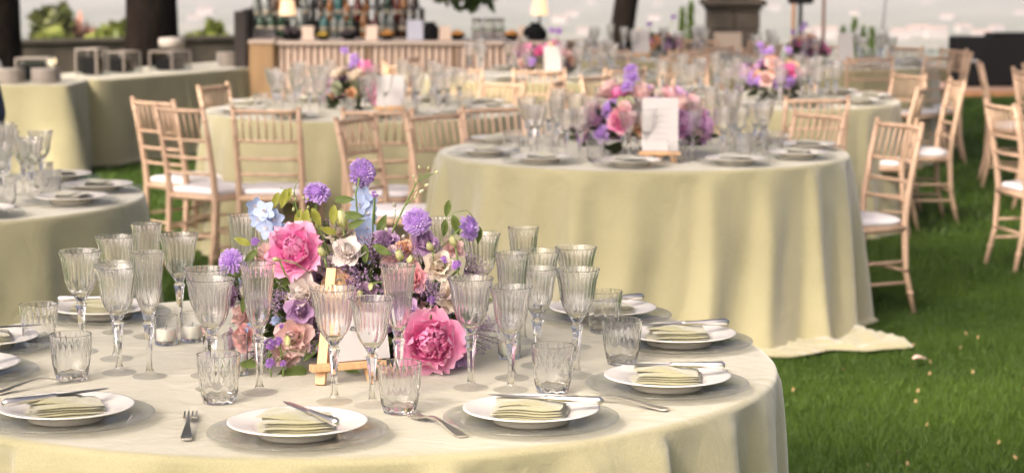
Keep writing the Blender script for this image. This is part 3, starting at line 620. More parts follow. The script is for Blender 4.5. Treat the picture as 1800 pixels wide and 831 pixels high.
for row, (yy, zz, nn) in enumerate(((20.0, .853, 17), (20.18, .993, 18), (20.36, 1.133, 17))):
    for k in range(nn):
        c = rg.choice([0, 0, 1, 2, 2, 3, 4, 5, 6, 1]) if k > 10 else rg.choice([0, 0, 1, 2, 3, 3, 2, 5, 6, 1]); bottle(-2.36 + k * 1.46 / (nn - 1) + rg.uniform(-.02, .02), yy + rg.uniform(-.02, .02), zz, rg.randrange(3), c, rg.uniform(.85, 1.1), 'on the %s part of the %s shelf behind the bar' % (['left', 'middle', 'right'][min(2, 3 * k // nn)], ['lowest', 'middle', 'top'][row]))
# bar lamps
def lamp(x, y, z, s, label):
    t_ = thing('table_lamp', label, 'lamp', (x, y, z), 0, 'lit lamps on the bar'); t_.scale = (s, s, s)
    MB().lathe([(.05, 0), (.05, .01), (.012, .02), (.009, .04), (.009, .26)], 16).build('stem', M_BLACK, t_)
    m_ = MATS.get('lamp_shade')
    if not m_:
        m_ = mat('lamp_shade', (.8, .6, .4), .8); p_ = m_.node_tree.nodes['Principled BSDF']; p_.inputs['Emission Color'].default_value = (1, .62, .34, 1); p_.inputs['Emission Strength'].default_value = .55
    MB().add(*shell([(.078, .22), (.058, .36)], 24)).build('lamp_shade', m_, t_)
def shell(prof, seg):
    b = MB(); V = []; F = []
    for r, z in prof:
        for k in range(seg): a = 2 * math.pi * k / seg; V.append((r * math.cos(a), r * math.sin(a), z))
    for i in range(len(prof) - 1):
        for k in range(seg): j = (k + 1) % seg; F.append((i * seg + k, i * seg + j, i * seg + seg + j, i * seg + seg + k))
    return V, F
lamp(-1.93, 18.9, BH - .0225, .95, 'lit lamp with orange shade at the left end of the bar')
lamp(.24, 18.95, BH - .0225, .95, 'lit lamp with pale shade at the right end of the bar')
# small things on the bar
def cardlet(x, y, z, w, h, rz, label, m_=None):
    b = MB(); q = Matrix.Rotation(R_(-12), 3, 'X'); b.box((0, 0, h / 2), (w, .006, h), q); b.box((0, .035, h / 2 - .004), (w, .006, h), Matrix.Rotation(R_(14), 3, 'X')); o = b.build('tent_card', m_ or M_CARD, None, smooth=False); o.location = (x, y, z); o.rotation_euler = (0, 0, rz); return tag(o, label, 'card', 'cards on the bar')
ZB = BH - .0205
M_CREAM = mat('cream_card', (.78, .62, .50), .7)
cardlet(-1.745, 18.75, ZB, .10, .12, .1, 'cream tent card at the left of the bar top', M_CREAM); cardlet(-1.2, 18.75, ZB, .10, .125, -.1, 'cream tent card in the middle of the bar top', M_CREAM); cardlet(-.57, 18.75, ZB, .10, .12, .15, 'cream tent card right of the black bag on the bar', M_CREAM)
t = thing('menu_stand', 'pale blue menu sheet leaning on the bar', 'menu', (-.83, 18.78, ZB), .15); MB().box((0, 0, .085), (.14, .006, .17), Matrix.Rotation(R_(-14), 3, 'X')).build('sheet', mat('blue_paper', (.58, .60, .70), .7), t, smooth=False); MB().box((0, .05, .05), (.10, .005, .12), Matrix.Rotation(R_(20), 3, 'X')).build('rear_stay', M_CARD, t, smooth=False)
def bowl(x, y, z, r, label, m_, fruit):
    t_ = thing('fruit_bowl', label, 'bowl', (x, y, z), 0, 'bowls on the bar'); MB().lathe([(r * .5, 0), (r * .55, .006), (r * .95, r * .55), (r, r * .62), (r * .93, r * .6), (r * .5, .015), (0, .012)], 20).build('bowl', m_, t_)
    rr = random.Random(x)
    for k in range(7):
        a = k * 6.28 / 6 + rr.uniform(-.2, .2); q = 0 if k == 6 else r * .55; rad = r * .34
        MB().lathe([(0, -rad), (rad * .6, -rad * .8), (rad, 0), (rad * .62, rad * .78), (.1 * rad, rad * .95), (0, rad * .93)], 12, c=(q * math.cos(a), q * math.sin(a), r * (.62 if k < 6 else .85))).build('fruit', fruit, t_)
M_LEMON = mat('lemon', (.62, .42, .04), .45, var=.1); M_ORANGE = mat('orange', (.58, .24, .03), .45, var=.1); M_PLUM = mat('dark_berries', (.03, .015, .02), .4)
bowl(-1.88, 18.8, ZB, .10, 'black bowl of dark berries at the left of the bar', M_BLACK, M_PLUM); bowl(-1.62, 18.8, ZB, .065, 'small bowl of lemons on the bar', M_BLACK, M_LEMON); bowl(-1.40, 18.8, ZB, .085, 'black bowl of dark berries beside the lemons', M_BLACK, M_PLUM)
bowl(-1.07, 18.8, ZB, .075, 'bowl of oranges in the middle of the bar', M_BLACK, M_ORANGE); bowl(.0, 18.8, ZB, .075, 'bowl of oranges near the right end of the bar', M_BLACK, M_ORANGE)
def bag(x, y, z, label, seed):
    b = MB(); rr = random.Random(seed); b.lathe([(.07, 0), (.095, .03), (.10, .07), (.075, .11), (.04, .13), (.05, .15), (0, .145)], 18, mod=lambda i, u, a: 1 + .12 * math.sin(3 * a + i + seed) + .06 * math.sin(7 * a + 2 * i)); o = b.build('ice_bag', M_BLACK, None); o.location = (x, y, z); return tag(o, label, 'bag', 'black bags on the bar')
bag(-.70, 18.88, ZB, 'crumpled black bag beside the blue menu sheet', 1); bag(.20, 18.72, ZB, 'crumpled black bag at the right end of the bar', 2)
# rack of tumblers on the side unit
for k in range(4):
    o = MB().lathe([(.024, 0), (.03, .09), (.0285, .09), (.022, .006), (0, .006)], 14).build('bar_tumbler', M_GLASSFAR, None); o.location = (-2.19 + k * .05, 18.72, .89); tag(o, 'stacked clear tumbler on the bar side cabinet', 'glass', 'tumblers on the bar side cabinet')

# ------------------------------------------------------------------ buffet ware
def plate_stack(x, y, z, r, n_, label, m_=None, dome=False):
    t_ = thing('plate_stack', label, 'plates', (x, y, z), 0, 'stacks on the buffet'); m_ = m_ or MATS.get('stoneware') or mat('stoneware', (.5, .45, .41), .6); me = MB().lathe([(r * .6, 0), (r * .62, .003), (r, .012), (r, .015), (r * .62, .006), (0, .006)], 28).mesh('plate', m_ or M_PORC)
    for k in range(n_): obj('plate', me, t_, (0, 0, k * .0082))
M_BASKET = mat('basket', (.34, .20, .07), .8, var=.3, vscale=40)
zb = BUF_H + .0015
plate_stack(-3.98, 16.25, zb, .115, 13, 'stack of white plates left of the corner pair on the buffet'); plate_stack(-3.46, 16.25, zb, .11, 12, 'stack of white plates at the corner of the buffet')
plate_stack(-3.72, 16.22, zb, .112, 12, 'middle stack of white plates near the buffet corner')
t = thing('basket', 'low brown basket with a white covered dish at the left edge', 'basket', (-3.98, 16.58, zb)); MB().lathe([(.10, 0), (.115, .005), (.125, .08), (.118, .08), (.105, .01), (0, .01)], 24).build('basket_body', M_BASKET, t); MB().lathe([(.115, .081), (.118, .10), (.10, .15), (.05, .165), (0, .167)], 24).build('dish_cover', M_PORC, t)
def on_b(u, v): p_ = bc + bd * u + bn * v; return p_.x, p_.y
for u, v, r, n_, lab in [(.72, -.12, .105, 13, 'stack of white plates right of the twin trunk on the buffet'), (1.18, -.1, .105, 13, 'last stack of white plates at the far end of the buffet')]: plate_stack(*on_b(u, v), BUF_H, r, n_, lab)
t = thing('tureen', 'white covered tureen raised on a dark stand on the buffet', 'tureen', (*on_b(.2, .1), BUF_H)); MB().lathe([(.07, 0), (.07, .01), (.02, .03), (.02, .15), (.08, .17)], 20).build('stand', M_BLACK, t); MB().lathe([(.085, .171), (.105, .175), (.11, .235), (.10, .25), (.03, .256), (0, .256)], 24).build('dish', MATS.get('stoneware') or mat('stoneware', (.5, .45, .41), .6), t)
M_VITRINE = glass_mat('vitrine_glass', (.9, .94, .95), .4); M_BRUSH = mat('brushed_frame', (.26, .225, .20), .6)
def vitrine(x, y, z, w, d, h, rz, label):
    t_ = thing('glass_case', label, 'glass case', (x, y, z), rz, 'glass cases on the buffet'); q = .012
    for sx in (-1, 1):
        for sy in (-1, 1): MB().box((sx * w / 2, sy * d / 2, h / 2), (q, q, h)).build('corner_post', M_BRUSH, t_, smooth=False)
    for sy in (-1, 1):
        MB().box((0, sy * d / 2, h + q / 2), (w + q, q, q)).build('top_rail', M_BRUSH, t_, smooth=False); MB().box((0, sy * d / 2, h / 2), (w - q - .004, .003, h - .004)).build('pane', M_VITRINE, t_, smooth=False)
    for sx in (-1, 1): MB().box((sx * w / 2, 0, h + q / 2), (q, d - q - .002, q)).build('top_rail', M_BRUSH, t_, smooth=False)
    MB().box((0, 0, h * .36), (w * .82, d * .7, h * .68), bev=.01).build('dark_tray', M_BLACK, t_, smooth=False)
vitrine(-3.62, 16.6, zb, .24, .2, .16, 0, 'glass display case behind the white plates near the left edge'); vitrine(*on_b(-1.0, .0), BUF_H, .15, .2, .20, 1.1, 'tall narrow glass case on the near end of the slanting buffet')
vitrine(*on_b(-.55, .05), BUF_H, .22, .2, .16, 1.1, 'glass display case in the middle of the slanting buffet'); vitrine(*on_b(-.1, -.1), BUF_H, .26, .22, .15, 1.1, 'glass display case left of the raised white tureen')
MB_c = MB().lathe([(.03, 0), (.03, .01), (.008, .02), (.008, .10), (.02, .105), (.036, .13), (.03, .16), (0, .165)], 16)
o = MB_c.build('globe_lamp', mat('globe_glow', (.9, .8, .6), .4), None); o.location = (-3.52, 16.75, zb); p_ = MATS['globe_glow'].node_tree.nodes['Principled BSDF']; p_.inputs['Emission Color'].default_value = (1, .75, .45, 1); p_.inputs['Emission Strength'].default_value = .8
tag(o, 'small lit globe lamp among the glass cases on the buffet', 'lamp')
bowl(-.47, 18.8, ZB, .075, 'bowl of oranges right of the black bag on the bar', M_BLACK, M_ORANGE)
cardlet(.10, 18.72, ZB, .09, .12, .1, 'cream tent card at the right end of the bar top', M_CREAM)
for k, x in enumerate((-.30, -.20, -.11)):
    o = MB().lathe([(.035, 0), (.045, .01), (.05, .10), (.04, .15), (.046, .18), (.0435, .18), (.037, .15), (.046, .10), (.04, .014), (0, .012)], 18).build('glass_jug', M_GLASSFAR, None); o.location = (x, 18.85 + .03 * k, ZB); tag(o, ['left', 'middle', 'right'][k] + ' one of the three clear glass jugs on the bar', 'jug', 'glass jugs on the bar')

# ------------------------------------------------------------------ crystal
def smooth_prof(pts, n):
    pts = np.array(pts); d = np.r_[0, np.cumsum(np.hypot(*np.diff(pts, axis=0).T))]; t = np.linspace(0, d[-1], n)
    return [(float(np.interp(q, d, pts[:, 0])), float(np.interp(q, d, pts[:, 1]))) for q in t]
def stemmed(Ht, rim, mid, low, bowl0, nf=24, hi=True):
    """foot, cut stem, diamond-cut lower bowl and fluted upper bowl; one closed glass solid"""
    seg = nf * 6 if hi else 24
    out = [(0, .0), (.034, .0), (.036, .0015), (.034, .003), (.020, .006), (.010, .010), (.0065, .018), (.0058, .035), (.0068, bowl0 * .55), (.0098, bowl0 - .016), (.0125, bowl0 - .008), (.009, bowl0 - .003), (.0085, bowl0)]
    z = np.linspace(0, 1, 15); zz = bowl0 + .002 + z * (Ht - bowl0 - .002)
    prof = np.interp(z, [0, .10, .24, .40, .55, .80, .93, 1], [.010, low * .50, low * .84, mid * .92, mid * .97, mid * 1.08, rim * .95, rim])
    ob = [(float(a), float(b)) for a, b in zip(prof, zz)]
    th = .0021
    inn = [(rim - .0008, Ht + .0006), (rim - th, Ht - .0004)] + [(max(a - th - .0012 * (1 - u), .001), b) for (a, b), u in list(zip(ob, z))[::-1] if u > .13 and u < 1] + [(.006, bowl0 + .013), (0, bowl0 + .0115)]
    P = out + ob + inn; n0 = len(out); nb = n0 + len(ob)
    def mod(i, u, a):
        if i < 5 or i >= nb: return 1.
        if i < n0:                                            # hexagonal stem
            q = (a % (math.pi / 3)) - math.pi / 6; k = math.cos(math.pi / 6) / math.cos(q); return 1 + (k * 1.07 - 1) * (.9 if i > 5 else .4)
        w = (i - n0) / (nb - n0)
        if w > .95: return 1.
        ph = (u * nf) % 1.
        if w < .40:                                           # long lower facets
            q = ((u * nf / 2) % 1.) - .5; return 1 - .035 * (1 - abs(q) * 2) * min(1, w * 6)
        return 1 - .040 * math.sin(math.pi * ph) * min(1, max(0, (.93 - w)) * 7)
    return MB().lathe(P, seg, mod)
def tumbler(Ht, rim, base, nf=20, hi=True):
    seg = nf * 6 if hi else 20
    out = [(0, .0), (base * .8, 0), (base, .002), (base * 1.06, .008), (base * 1.14, .018)] + [(base * 1.14 + (rim - base * 1.14) * u ** .6, .018 + (Ht - .018) * u) for u in np.linspace(.1, 1, 11)]
    inn = [(rim - .001, Ht + .0007), (rim - .0026, Ht - .0004)] + [(base * 1.14 + (rim - base * 1.14) * u ** .6 - .003, .018 + (Ht - .018) * u) for u in np.linspace(.9, .1, 8)] + [(base * .9, .0135), (0, .012)]
    P = out + inn; no = len(out)
    def mod(i, u, a):
        if i < 3 or i >= no - 1: return 1.
        w = P[i][1] / Ht; ph = (u * nf) % 1.
        if w < .5: q = ((u * nf / 2 + (0 if w < .28 else .5)) % 1.) - .5; return 1 - .05 * abs(q) * 2 * (1 if i % 2 else .5)
        return 1 - .040 * math.sin(math.pi * ph) * min(1, max(0, .95 - w) * 7)
    return MB().lathe(P, seg, mod)
def gl(b, name, m_):
    me = b.mesh(name, m_, smooth=True, angle=24); me.materials.append(M_FOOT)
    if 'tumbler' not in name:
        for p_ in me.polygons:
            if p_.center.z < .0095: p_.material_index = 1
    return me
ME = {'goblet': gl(stemmed(.222, .0465, .0375, .034, .112), 'goblet', M_GLASS), 'wine_glass': gl(stemmed(.208, .0435, .035, .0315, .104), 'wine_glass', M_GLASS),
      'flute_glass': gl(stemmed(.258, .0350, .0290, .0265, .118, 20), 'flute_glass', M_GLASS), 'tumbler': gl(tumbler(.095, .0425, .031), 'tumbler', M_GLASS)}
MEF = {'goblet': gl(stemmed(.222, .0465, .0375, .034, .112, 12, False), 'goblet_far', M_GLASSFAR), 'wine_glass': gl(stemmed(.208, .0435, .035, .0315, .104, 12, False), 'wine_glass_far', M_GLASSFAR),
       'flute_glass': gl(stemmed(.258, .0350, .0290, .0265, .118, 12, False), 'flute_far', M_GLASSFAR), 'tumbler': gl(tumbler(.095, .0425, .031, 10, False), 'tumbler_far', M_GLASSFAR)}
TZ = .7512
def glass(kind, x, y, label, far=False, group=None):
    o = obj(kind, (MEF if far else ME)[kind], None, (x, y, TZ), random.Random(x * 7 + y).uniform(0, 6)); return tag(o, label, 'glass', group or 'crystal glasses on the front table')
for k, x, y, lab in [
    ('flute_glass', -.822, 4.877, 'tall flute rearmost in the left glass cluster'), ('goblet', -.765, 4.972, 'wide goblet standing apart right of the left cluster, above the votives'),
    ('goblet', -.902, 4.931, 'rear goblet left of the rearmost flute'), ('goblet', -.935, 4.685, 'leftmost goblet behind the two left tumblers'),
    ('flute_glass', -.742, 4.405, 'tall flute at the front right of the left cluster'), ('goblet', -.812, 4.445, 'frontmost goblet of the left cluster'),
    ('wine_glass', -.845, 4.600, 'wine glass in the middle of the left cluster'), ('goblet', -.625, 4.415, 'goblet half hidden behind the one left of the flowers'),
    ('goblet', -.595, 4.275, 'goblet left of the flowers behind the near tumbler'), ('flute_glass', -.498, 4.237, 'tall flute in front of the left pink peony'),
    ('flute_glass', -.627, 5.04, 'flute behind the flowers by the blue delphinium'), ('goblet', -.605, 5.15, 'goblet behind the flowers by the blue delphinium'),
    ('goblet', -.343, 4.150, 'goblet in front of the easel'), ('wine_glass', -.268, 4.115, 'wine glass in front of the card, right of the easel goblet'),
    ('flute_glass', -.222, 4.215, 'flute between easel and the right pink peony'), ('goblet', -.082, 4.285, 'goblet right beside the right pink peony'),
    ('wine_glass', -.002, 4.265, 'wine glass right of the peony goblet'), ('flute_glass', .0, 4.385, 'flute behind the wine glass right of the peony'),
    ('wine_glass', .053, 4.52, 'wine glass in the middle of the right cluster'), ('goblet', .133, 4.410, 'rightmost front goblet of the right cluster'),
    ('flute_glass', .025, 4.804, 'rear flute of the right cluster'), ('goblet', .058, 4.690, 'rear left goblet of the right cluster'),
    ('goblet', .140, 4.740, 'rear right goblet of the right cluster'), ('goblet', -.072, 4.982, 'goblet behind the flowers below the drooping purple head'),
    ('flute_glass', -.163, 4.973, 'flute behind the flowers right of the centre'),
    ('tumbler', -1.042, 4.752, 'tumbler farthest to the left on the front table'), ('tumbler', -.895, 4.370, 'tumbler in front of the left cluster, second from left'),
    ('tumbler', -.565, 4.145, 'tumbler in front of the goblets left of the flowers'), ('tumbler', -.212, 4.055, 'tumbler standing before the right pink peony'),
    ('tumbler', .080, 4.245, 'tumbler before the right glass cluster'), ('tumbler', .210, 4.935, 'rear tumbler right of the right cluster'), ('tumbler', .232, 4.545, 'tumbler next to the two right plates')]:
    glass(k, x, y, 'cut crystal ' + lab)

# ------------------------------------------------------------------ place settings
ch_prof = [(0, .0), (.085, .0), (.09, .0012), (.112, .0045), (.155, .0108), (.1605, .0112), (.1632, .0128), (.1632, .0150), (.1605, .0168), (.157, .0158), (.112, .0088), (.088, .0052), (0, .0048)]
ME_CH = MB().lathe(ch_prof, 96).mesh('charger', M_CHARGER)
pl_prof = [(0, .0), (.070, .0), (.072, .003), (.078, .010), (.086, .015), (.123, .0235), (.1262, .0250), (.1262, .0268), (.122, .0268), (.088, .0195), (.080, .0165), (.072, .0115), (.04, .0105), (0, .0105)]
ME_PL = MB().lathe(pl_prof, 96).mesh('plate', M_PORC)
ME_CHF = MB().lathe(ch_prof, 32).mesh('charger_far', M_CHARGERFAR); ME_PLF = MB().lathe(pl_prof, 32).mesh('plate_far', M_PORC)
def napkin_mesh(seed, lo=False):
    """square napkin folded in a loose stack of layers; the top layer is folded over askew"""
    rr = random.Random(seed); t = []
    def sheet(w, d, z0, th, yaw, ox, oy, puff, curl):
        n = 9 if not lo else 4; b = MB(); V = []; F = []
        for side in (0, 1):
            for i in range(n + 1):
                for j in range(n + 1):
                    u, v = i / n * 2 - 1, j / n * 2 - 1; e = max(abs(u), abs(v)); x, y = u * w / 2 * (1 + .012 * math.sin(3 * v + seed)), v * d / 2 * (1 + .02 * math.sin(4 * u + seed))
                    z = z0 + (th * (1 - e ** 8) + puff * (1 - u * u) * (1 - .6 * v * v) if side else 0) + .0016 * math.sin(4 * u + seed) * math.cos(3 * v + seed) + curl * max(0, u) ** 2 * .5
                    c, s = math.cos(yaw), math.sin(yaw); V.append((x * c - y * s + ox, x * s + y * c + oy, z))
        m_ = (n + 1) ** 2
        for i in range(n):
            for j in range(n):
                a = i * (n + 1) + j; F.append((a, a + 1, a + n + 2, a + n + 1)); F.append((m_ + a, m_ + a + n + 1, m_ + a + n + 2, m_ + a + 1))
        rim_ = [(i, 0) for i in range(n)] + [(n, j) for j in range(n)] + [(i, n) for i in range(n, 0, -1)] + [(0, j) for j in range(n, 0, -1)]
        for k in range(len(rim_)):
            a = rim_[k][0] * (n + 1) + rim_[k][1]; q = rim_[(k + 1) % len(rim_)]; c = q[0] * (n + 1) + q[1]; F.append((a, m_ + a, m_ + c, c))
        return b.add(V, F)
    z = 0.
    for k in range(5):
        th = .0036 * rr.uniform(.85, 1.2); t.append(('fold', sheet(.138 - .004 * k + rr.uniform(-.004, .004), .098 - .002 * k, z, th, rr.uniform(-.05, .05), rr.uniform(-.003, .003), rr.uniform(-.003, .003), .0006, rr.uniform(-.001, .004)))); z += th + .0009
    t.append(('top_fold', sheet(.098, .084, z + .001, .0026, rr.uniform(-.6, .6), -.018, .014, .004, -.004)))
    return t
NAPS = [[(nm, b.mesh(nm, M_NAPKIN, angle=50)) for nm, b in napkin_mesh(s)] for s in (1, 2, 3, 4)]
def merged(parts):
    q = MB()
    for _, b in parts: q.add(b.v, b.f)
    return q
ME_NAPF = merged(napkin_mesh(2, True)).mesh('napkin_far', M_NAPKIN)
def knife_parts():
    h = MB(); L = .105       # handle: rounded pistol grip along +x from 0
    h.tube([(-.105, 0, .004), (-.098, 0, .0045), (-.07, 0, .0045), (-.03, 0, .004), (-.004, 0, .0042), (.004, 0, .0035)], [.004, .0078, .0068, .005, .0046, .0055], 12)
    V = []; F = []
    st = [(.0, .0065, .0025), (.02, .0085, .0016), (.06, .0095, .0013), (.09, .0085, .001), (.108, .0045, .0007), (.114, .0008, .0004)]
    for x, w, tk in st: V += [(x, -w, .004), (x, -w * .2, .004 + tk), (x, w * .75, .004 + tk), (x, w, .004), (x, w * .75, .004 - tk), (x, -w * .2, .004 - tk)]
    for i in range(len(st) - 1):
        for k in range(6): j = (k + 1) % 6; F.append((i * 6 + k, i * 6 + j, i * 6 + 6 + j, i * 6 + 6 + k))
    F += [(5, 4, 3, 2, 1, 0), tuple(range(len(V) - 6, len(V)))]
    return h, MB().add(V, F)
kh, kb = knife_parts(); ME_KH, ME_KB = kh.mesh('handle', M_STEEL), kb.mesh('blade', M_STEEL, angle=25)
def fork_meshes():
    def strip(st):
        V = []; F = []
        for x, w, z, tk in st: V += [(x, -w, z), (x, w, z), (x, w, z + tk), (x, -w, z + tk)]
        for i in range(len(st) - 1):
            for k in range(4): j = (k + 1) % 4; F.append((i * 4 + k, i * 4 + 4 + k, i * 4 + 4 + j, i * 4 + j))
        F += [(0, 1, 2, 3), tuple(range(len(V) - 1, len(V) - 5, -1))]; return MB().add(V, F)
    hd = strip([(-.105, .006, .0015, .003), (-.098, .0092, .001, .0032), (-.075, .0078, .003, .003), (-.03, .0036, .010, .003), (0, .003, .0125, .003), (.022, .0045, .0105, .0026)])
    rt = strip([(.022, .0045, .0105, .0026), (.032, .0105, .0075, .002), (.045, .0118, .0045, .002), (.052, .0118, .0035, .002)])
    tn = [strip([(.0515, .0018, .0035, .002), (.07, .0016, .002, .0018), (.088, .0014, .005, .0015), (.094, .0006, .007, .0008)]) for _ in range(4)]
    out = [('handle', hd.mesh('handle', M_STEEL, angle=40)), ('neck', rt.mesh('neck', M_STEEL, angle=40))]; tm = tn[0].mesh('tine', M_STEEL, angle=40)
    return out, tm
FK, ME_TINE = fork_meshes()
def fork(x, y, a, label):
    t_ = thing('fork', label, 'fork', (x, y, TZ), a, 'forks on the front table'); t_.scale = (1.12, 1.12, 1.12)
    for nm, me in FK: obj(nm, me, t_)
    for k in range(4): obj('tine', ME_TINE, t_, (0, -.0099 + k * .0066, 0))
MCX, MCY, MR = TABLES['main']
def setting(ang, r, where, nap_yaw, knife, i):
    x, y = MCX + r * math.cos(R_(ang)), MCY + r * math.sin(R_(ang))
    o = obj('charger_plate', ME_CH, None, (x, y, TZ)); tag(o, 'clear glass charger under the white plate ' + where, 'charger', 'glass chargers on the front table')
    o = obj('plate', ME_PL, None, (x, y, TZ + .0056)); tag(o, 'white porcelain plate ' + where, 'plate', 'white plates on the front table')
    t_ = thing('napkin', 'folded sage napkin on the plate ' + where, 'napkin', (x, y, TZ + .0165), R_(nap_yaw), 'napkins on the front table')
    for nm, me in NAPS[i % 4]: obj(nm, me, t_)
    if knife:
        kx, ky, ka, tilt = knife
        t_ = thing('knife', 'silver knife on the plate ' + where, 'knife', (x + kx, y + ky, TZ + .0450), R_(ka), 'knives on the front table'); t_.rotation_euler = (0, tilt, R_(ka))
        obj('handle', ME_KH, t_); obj('blade', ME_KB, t_)
for i, s in enumerate([
    (-91, .765, 'at the front edge below the easel', 6, (.025, -.01, 121, 0)), (-126, .775, 'at the front left below the tumblers', 20, (-.02, -.005, 40, 0)),
    (-58, .765, 'at the front right beside the peony tumbler', -10, (.03, .0, 164, 0)), (-26, .755, 'second from right on the near rim', -4, (.01, .01, 176, 0)),
    (12, .755, 'at the far right of the front table', 8, (.01, .012, 192, 0)), (41, .775, 'behind the right tumblers near the rear rim', 30, (.0, .01, 200, 0)),
    (139, .80, 'behind the left glass cluster', -30, (.0, .01, 10, 0)), (172, .80, 'at the far left cut by the picture edge', 15, (.02, .0, 20, 0)),
    (-165, .79, 'at the left edge above the front left plate', 12, (.03, .0, 25, 0))]): setting(*s, i)
# forks left of the plates
for x, y, a, lab in [(-.592, 3.925, 96, 'silver fork left of the front plate below the tumbler'), (-.142, 3.935, 118, 'silver fork between front plate and front right plate'),
                     (.195, 4.13, 148, 'silver fork between the two right plates, tines left'), (.33, 4.46, 172, 'silver fork above the second plate from right'), (-.945, 4.30, 50, 'silver fork above the front left plate'), (.36, 4.86, 190, 'silver fork behind the far right plate')]: fork(x, y, R_(a), lab)

# votive candles
def votive(x, y, h, r, wax, label):
    t_ = thing('votive_candle', label, 'candle', (x, y, TZ), 0, 'votive candles on the front table')
    MB().lathe([(0, 0), (r * .92, 0), (r * .96, .002), (r, h), (r - .0012, h + .0006), (r - .0022, h - .0004), (r * .96 - .002, .009), (0, .008)], 40).build('holder', M_VOTIVE, t_, angle=40)
    w = MB().lathe([(0, .0085), (r * .80, .0085), (r * .82, .011), (r * .82, wax), (r * .74, wax + .002), (r * .4, wax + .0005), (0, wax)], 32); w.build('wax', M_WAX, t_); MB().tube([(0, 0, wax), (.001, 0, wax + .006), (.003, 0, wax + .009)], .0008, 6).build('wick', M_INK, t_)
votive(-.768, 4.785, .064, .0265, .034, 'clear votive with white candle, left of the pair'); votive(-.716, 4.825, .064, .0265, .034, 'clear votive with white candle, right of the pair')
votive(-.568, 4.43, .085, .0255, .04, 'taller votive behind the tumbler left of the flowers'); votive(-.006, 4.62, .078, .026, .036, 'clear votive right of the flowers behind the glasses')

# ------------------------------------------------------------------ small easels with cards
def easel(x, y, rz, s, label, clabel, cw, chh, tilt=14, text=None, grp='small easels', cardrot=0., cz=0.):
    t_ = thing('table_easel', label, 'easel', (x, y, TZ), rz, grp); t_.scale = (s,) * 3
    top = Vector((0, .045, .245)); q = .0065
    def stick(a, b, nm, w=.0115, d=.0065):
        a, b = Vector(a), Vector(b); L = (b - a).length; rot = (b - a).to_track_quat('Z', 'Y').to_matrix(); MB().box((a + b) / 2, (w * 2, d * 2, L), rot, .0012).build(nm, M_EASEL, t_, smooth=False)
    stick((-.062, -.03, 0), (-.006, .043, .25), 'leg'); stick((.062, -.03, 0), (.008, .045, .235), 'leg'); stick((0, .115, 0), (0, .056, .235), 'rear_leg')
    MB().box((0, -.034, .040), (.172, .022, .016), bev=.0015).build('ledge', M_EASEL, t_, smooth=False); MB().box((0, .008, .135), (.062, .010, .012), bev=.0012).build('cross_bar', M_EASEL, t_, smooth=False)
    MB().tube([(-.012, .03, .225), (.012, .03, .225)], .002, 8).build('screw', M_STEEL, t_)
    c = thing('table_card', clabel, 'card', (0, 0, 0), 0, 'cards on easels'); c.matrix_world = Matrix.Translation((x, y, TZ)) @ Matrix.Rotation(rz, 4, 'Z') @ Matrix.Scale(s, 4) @ Matrix.Translation((0, -.034, .0468)) @ Matrix.Rotation(R_(-17), 4, 'X') @ Matrix.Rotation(cardrot, 4, 'Y')
    MB().box((cz, -.002, chh / 2 + .003), (cw, .0022, chh)).build('sheet', M_CARD, c, smooth=False)
    return c
c = easel(-.345, 4.365, R_(24), .90, 'small pine easel standing before the flowers on the front table', 'white card leaning on the front easel behind the goblets', .125, .105, cz=.040)
def lettering(c, lines, size, zs, y=-.0042):
    for k, (tx, xx, zz) in enumerate(lines):
        cu = bpy.data.curves.new('lettering', 'FONT'); cu.body = tx; cu.size = size; cu.align_x = 'CENTER'; cu.shear = .35; cu.extrude = .0002
        o = bpy.data.objects.new('lettering', cu); COL.objects.link(o); dg = bpy.context.evaluated_depsgraph_get(); me = bpy.data.meshes.new_from_object(o.evaluated_get(dg)); bpy.data.objects.remove(o)
        me.materials.clear(); me.materials.append(M_INK); q = obj('lettering', me, c); q.location = (xx, y, zz); q.rotation_euler = (R_(90), 0, 0)
lettering(c, [('e,', .02, .07)], .022, 0)
M_FAINT = mat('faded_ink', (.35, .33, .33), .7)
def script_lines(c, w, zs, seed):
    rr = random.Random(seed)
    for z in zs:
        L = w * rr.uniform(.45, .8); x0 = -L / 2; n_ = 26; P = [(x0 + L * i / n_, -.0036, z + .0035 * math.sin(i * 1.9 + rr.uniform(-.6, .6)) * (1 if rr.random() > .18 else .1)) for i in range(n_ + 1)]
        MB().tube(P, .0007, 4).build('lettering', M_FAINT, c)
c = easel(.615, 9.06, R_(-4), 1.0, 'small easel on the middle table', 'white card on the easel of the middle table', .15, .225); script_lines(c, .14, (.05, .075, .10, .125, .15, .18), 3)
easel(-.655, 11.75, R_(3), 1.0, 'small easel on the table before the bar', 'white card on the easel of the table before the bar', .15, .17)
easel(1.06, 18.1, R_(6), 1.0, 'small easel on the farthest table', 'white card on the easel of the farthest table', .15, .2); easel(2.55, 16.75, R_(4), 1.0, 'small easel on the far table near the poles', 'white card on the easel of the table near the poles', .12, .22)
easel(.28, 15.2, R_(4), 1.0, 'small easel on the table at the right end of the bar', 'white card on the easel at the right end of the bar', .12, .18)

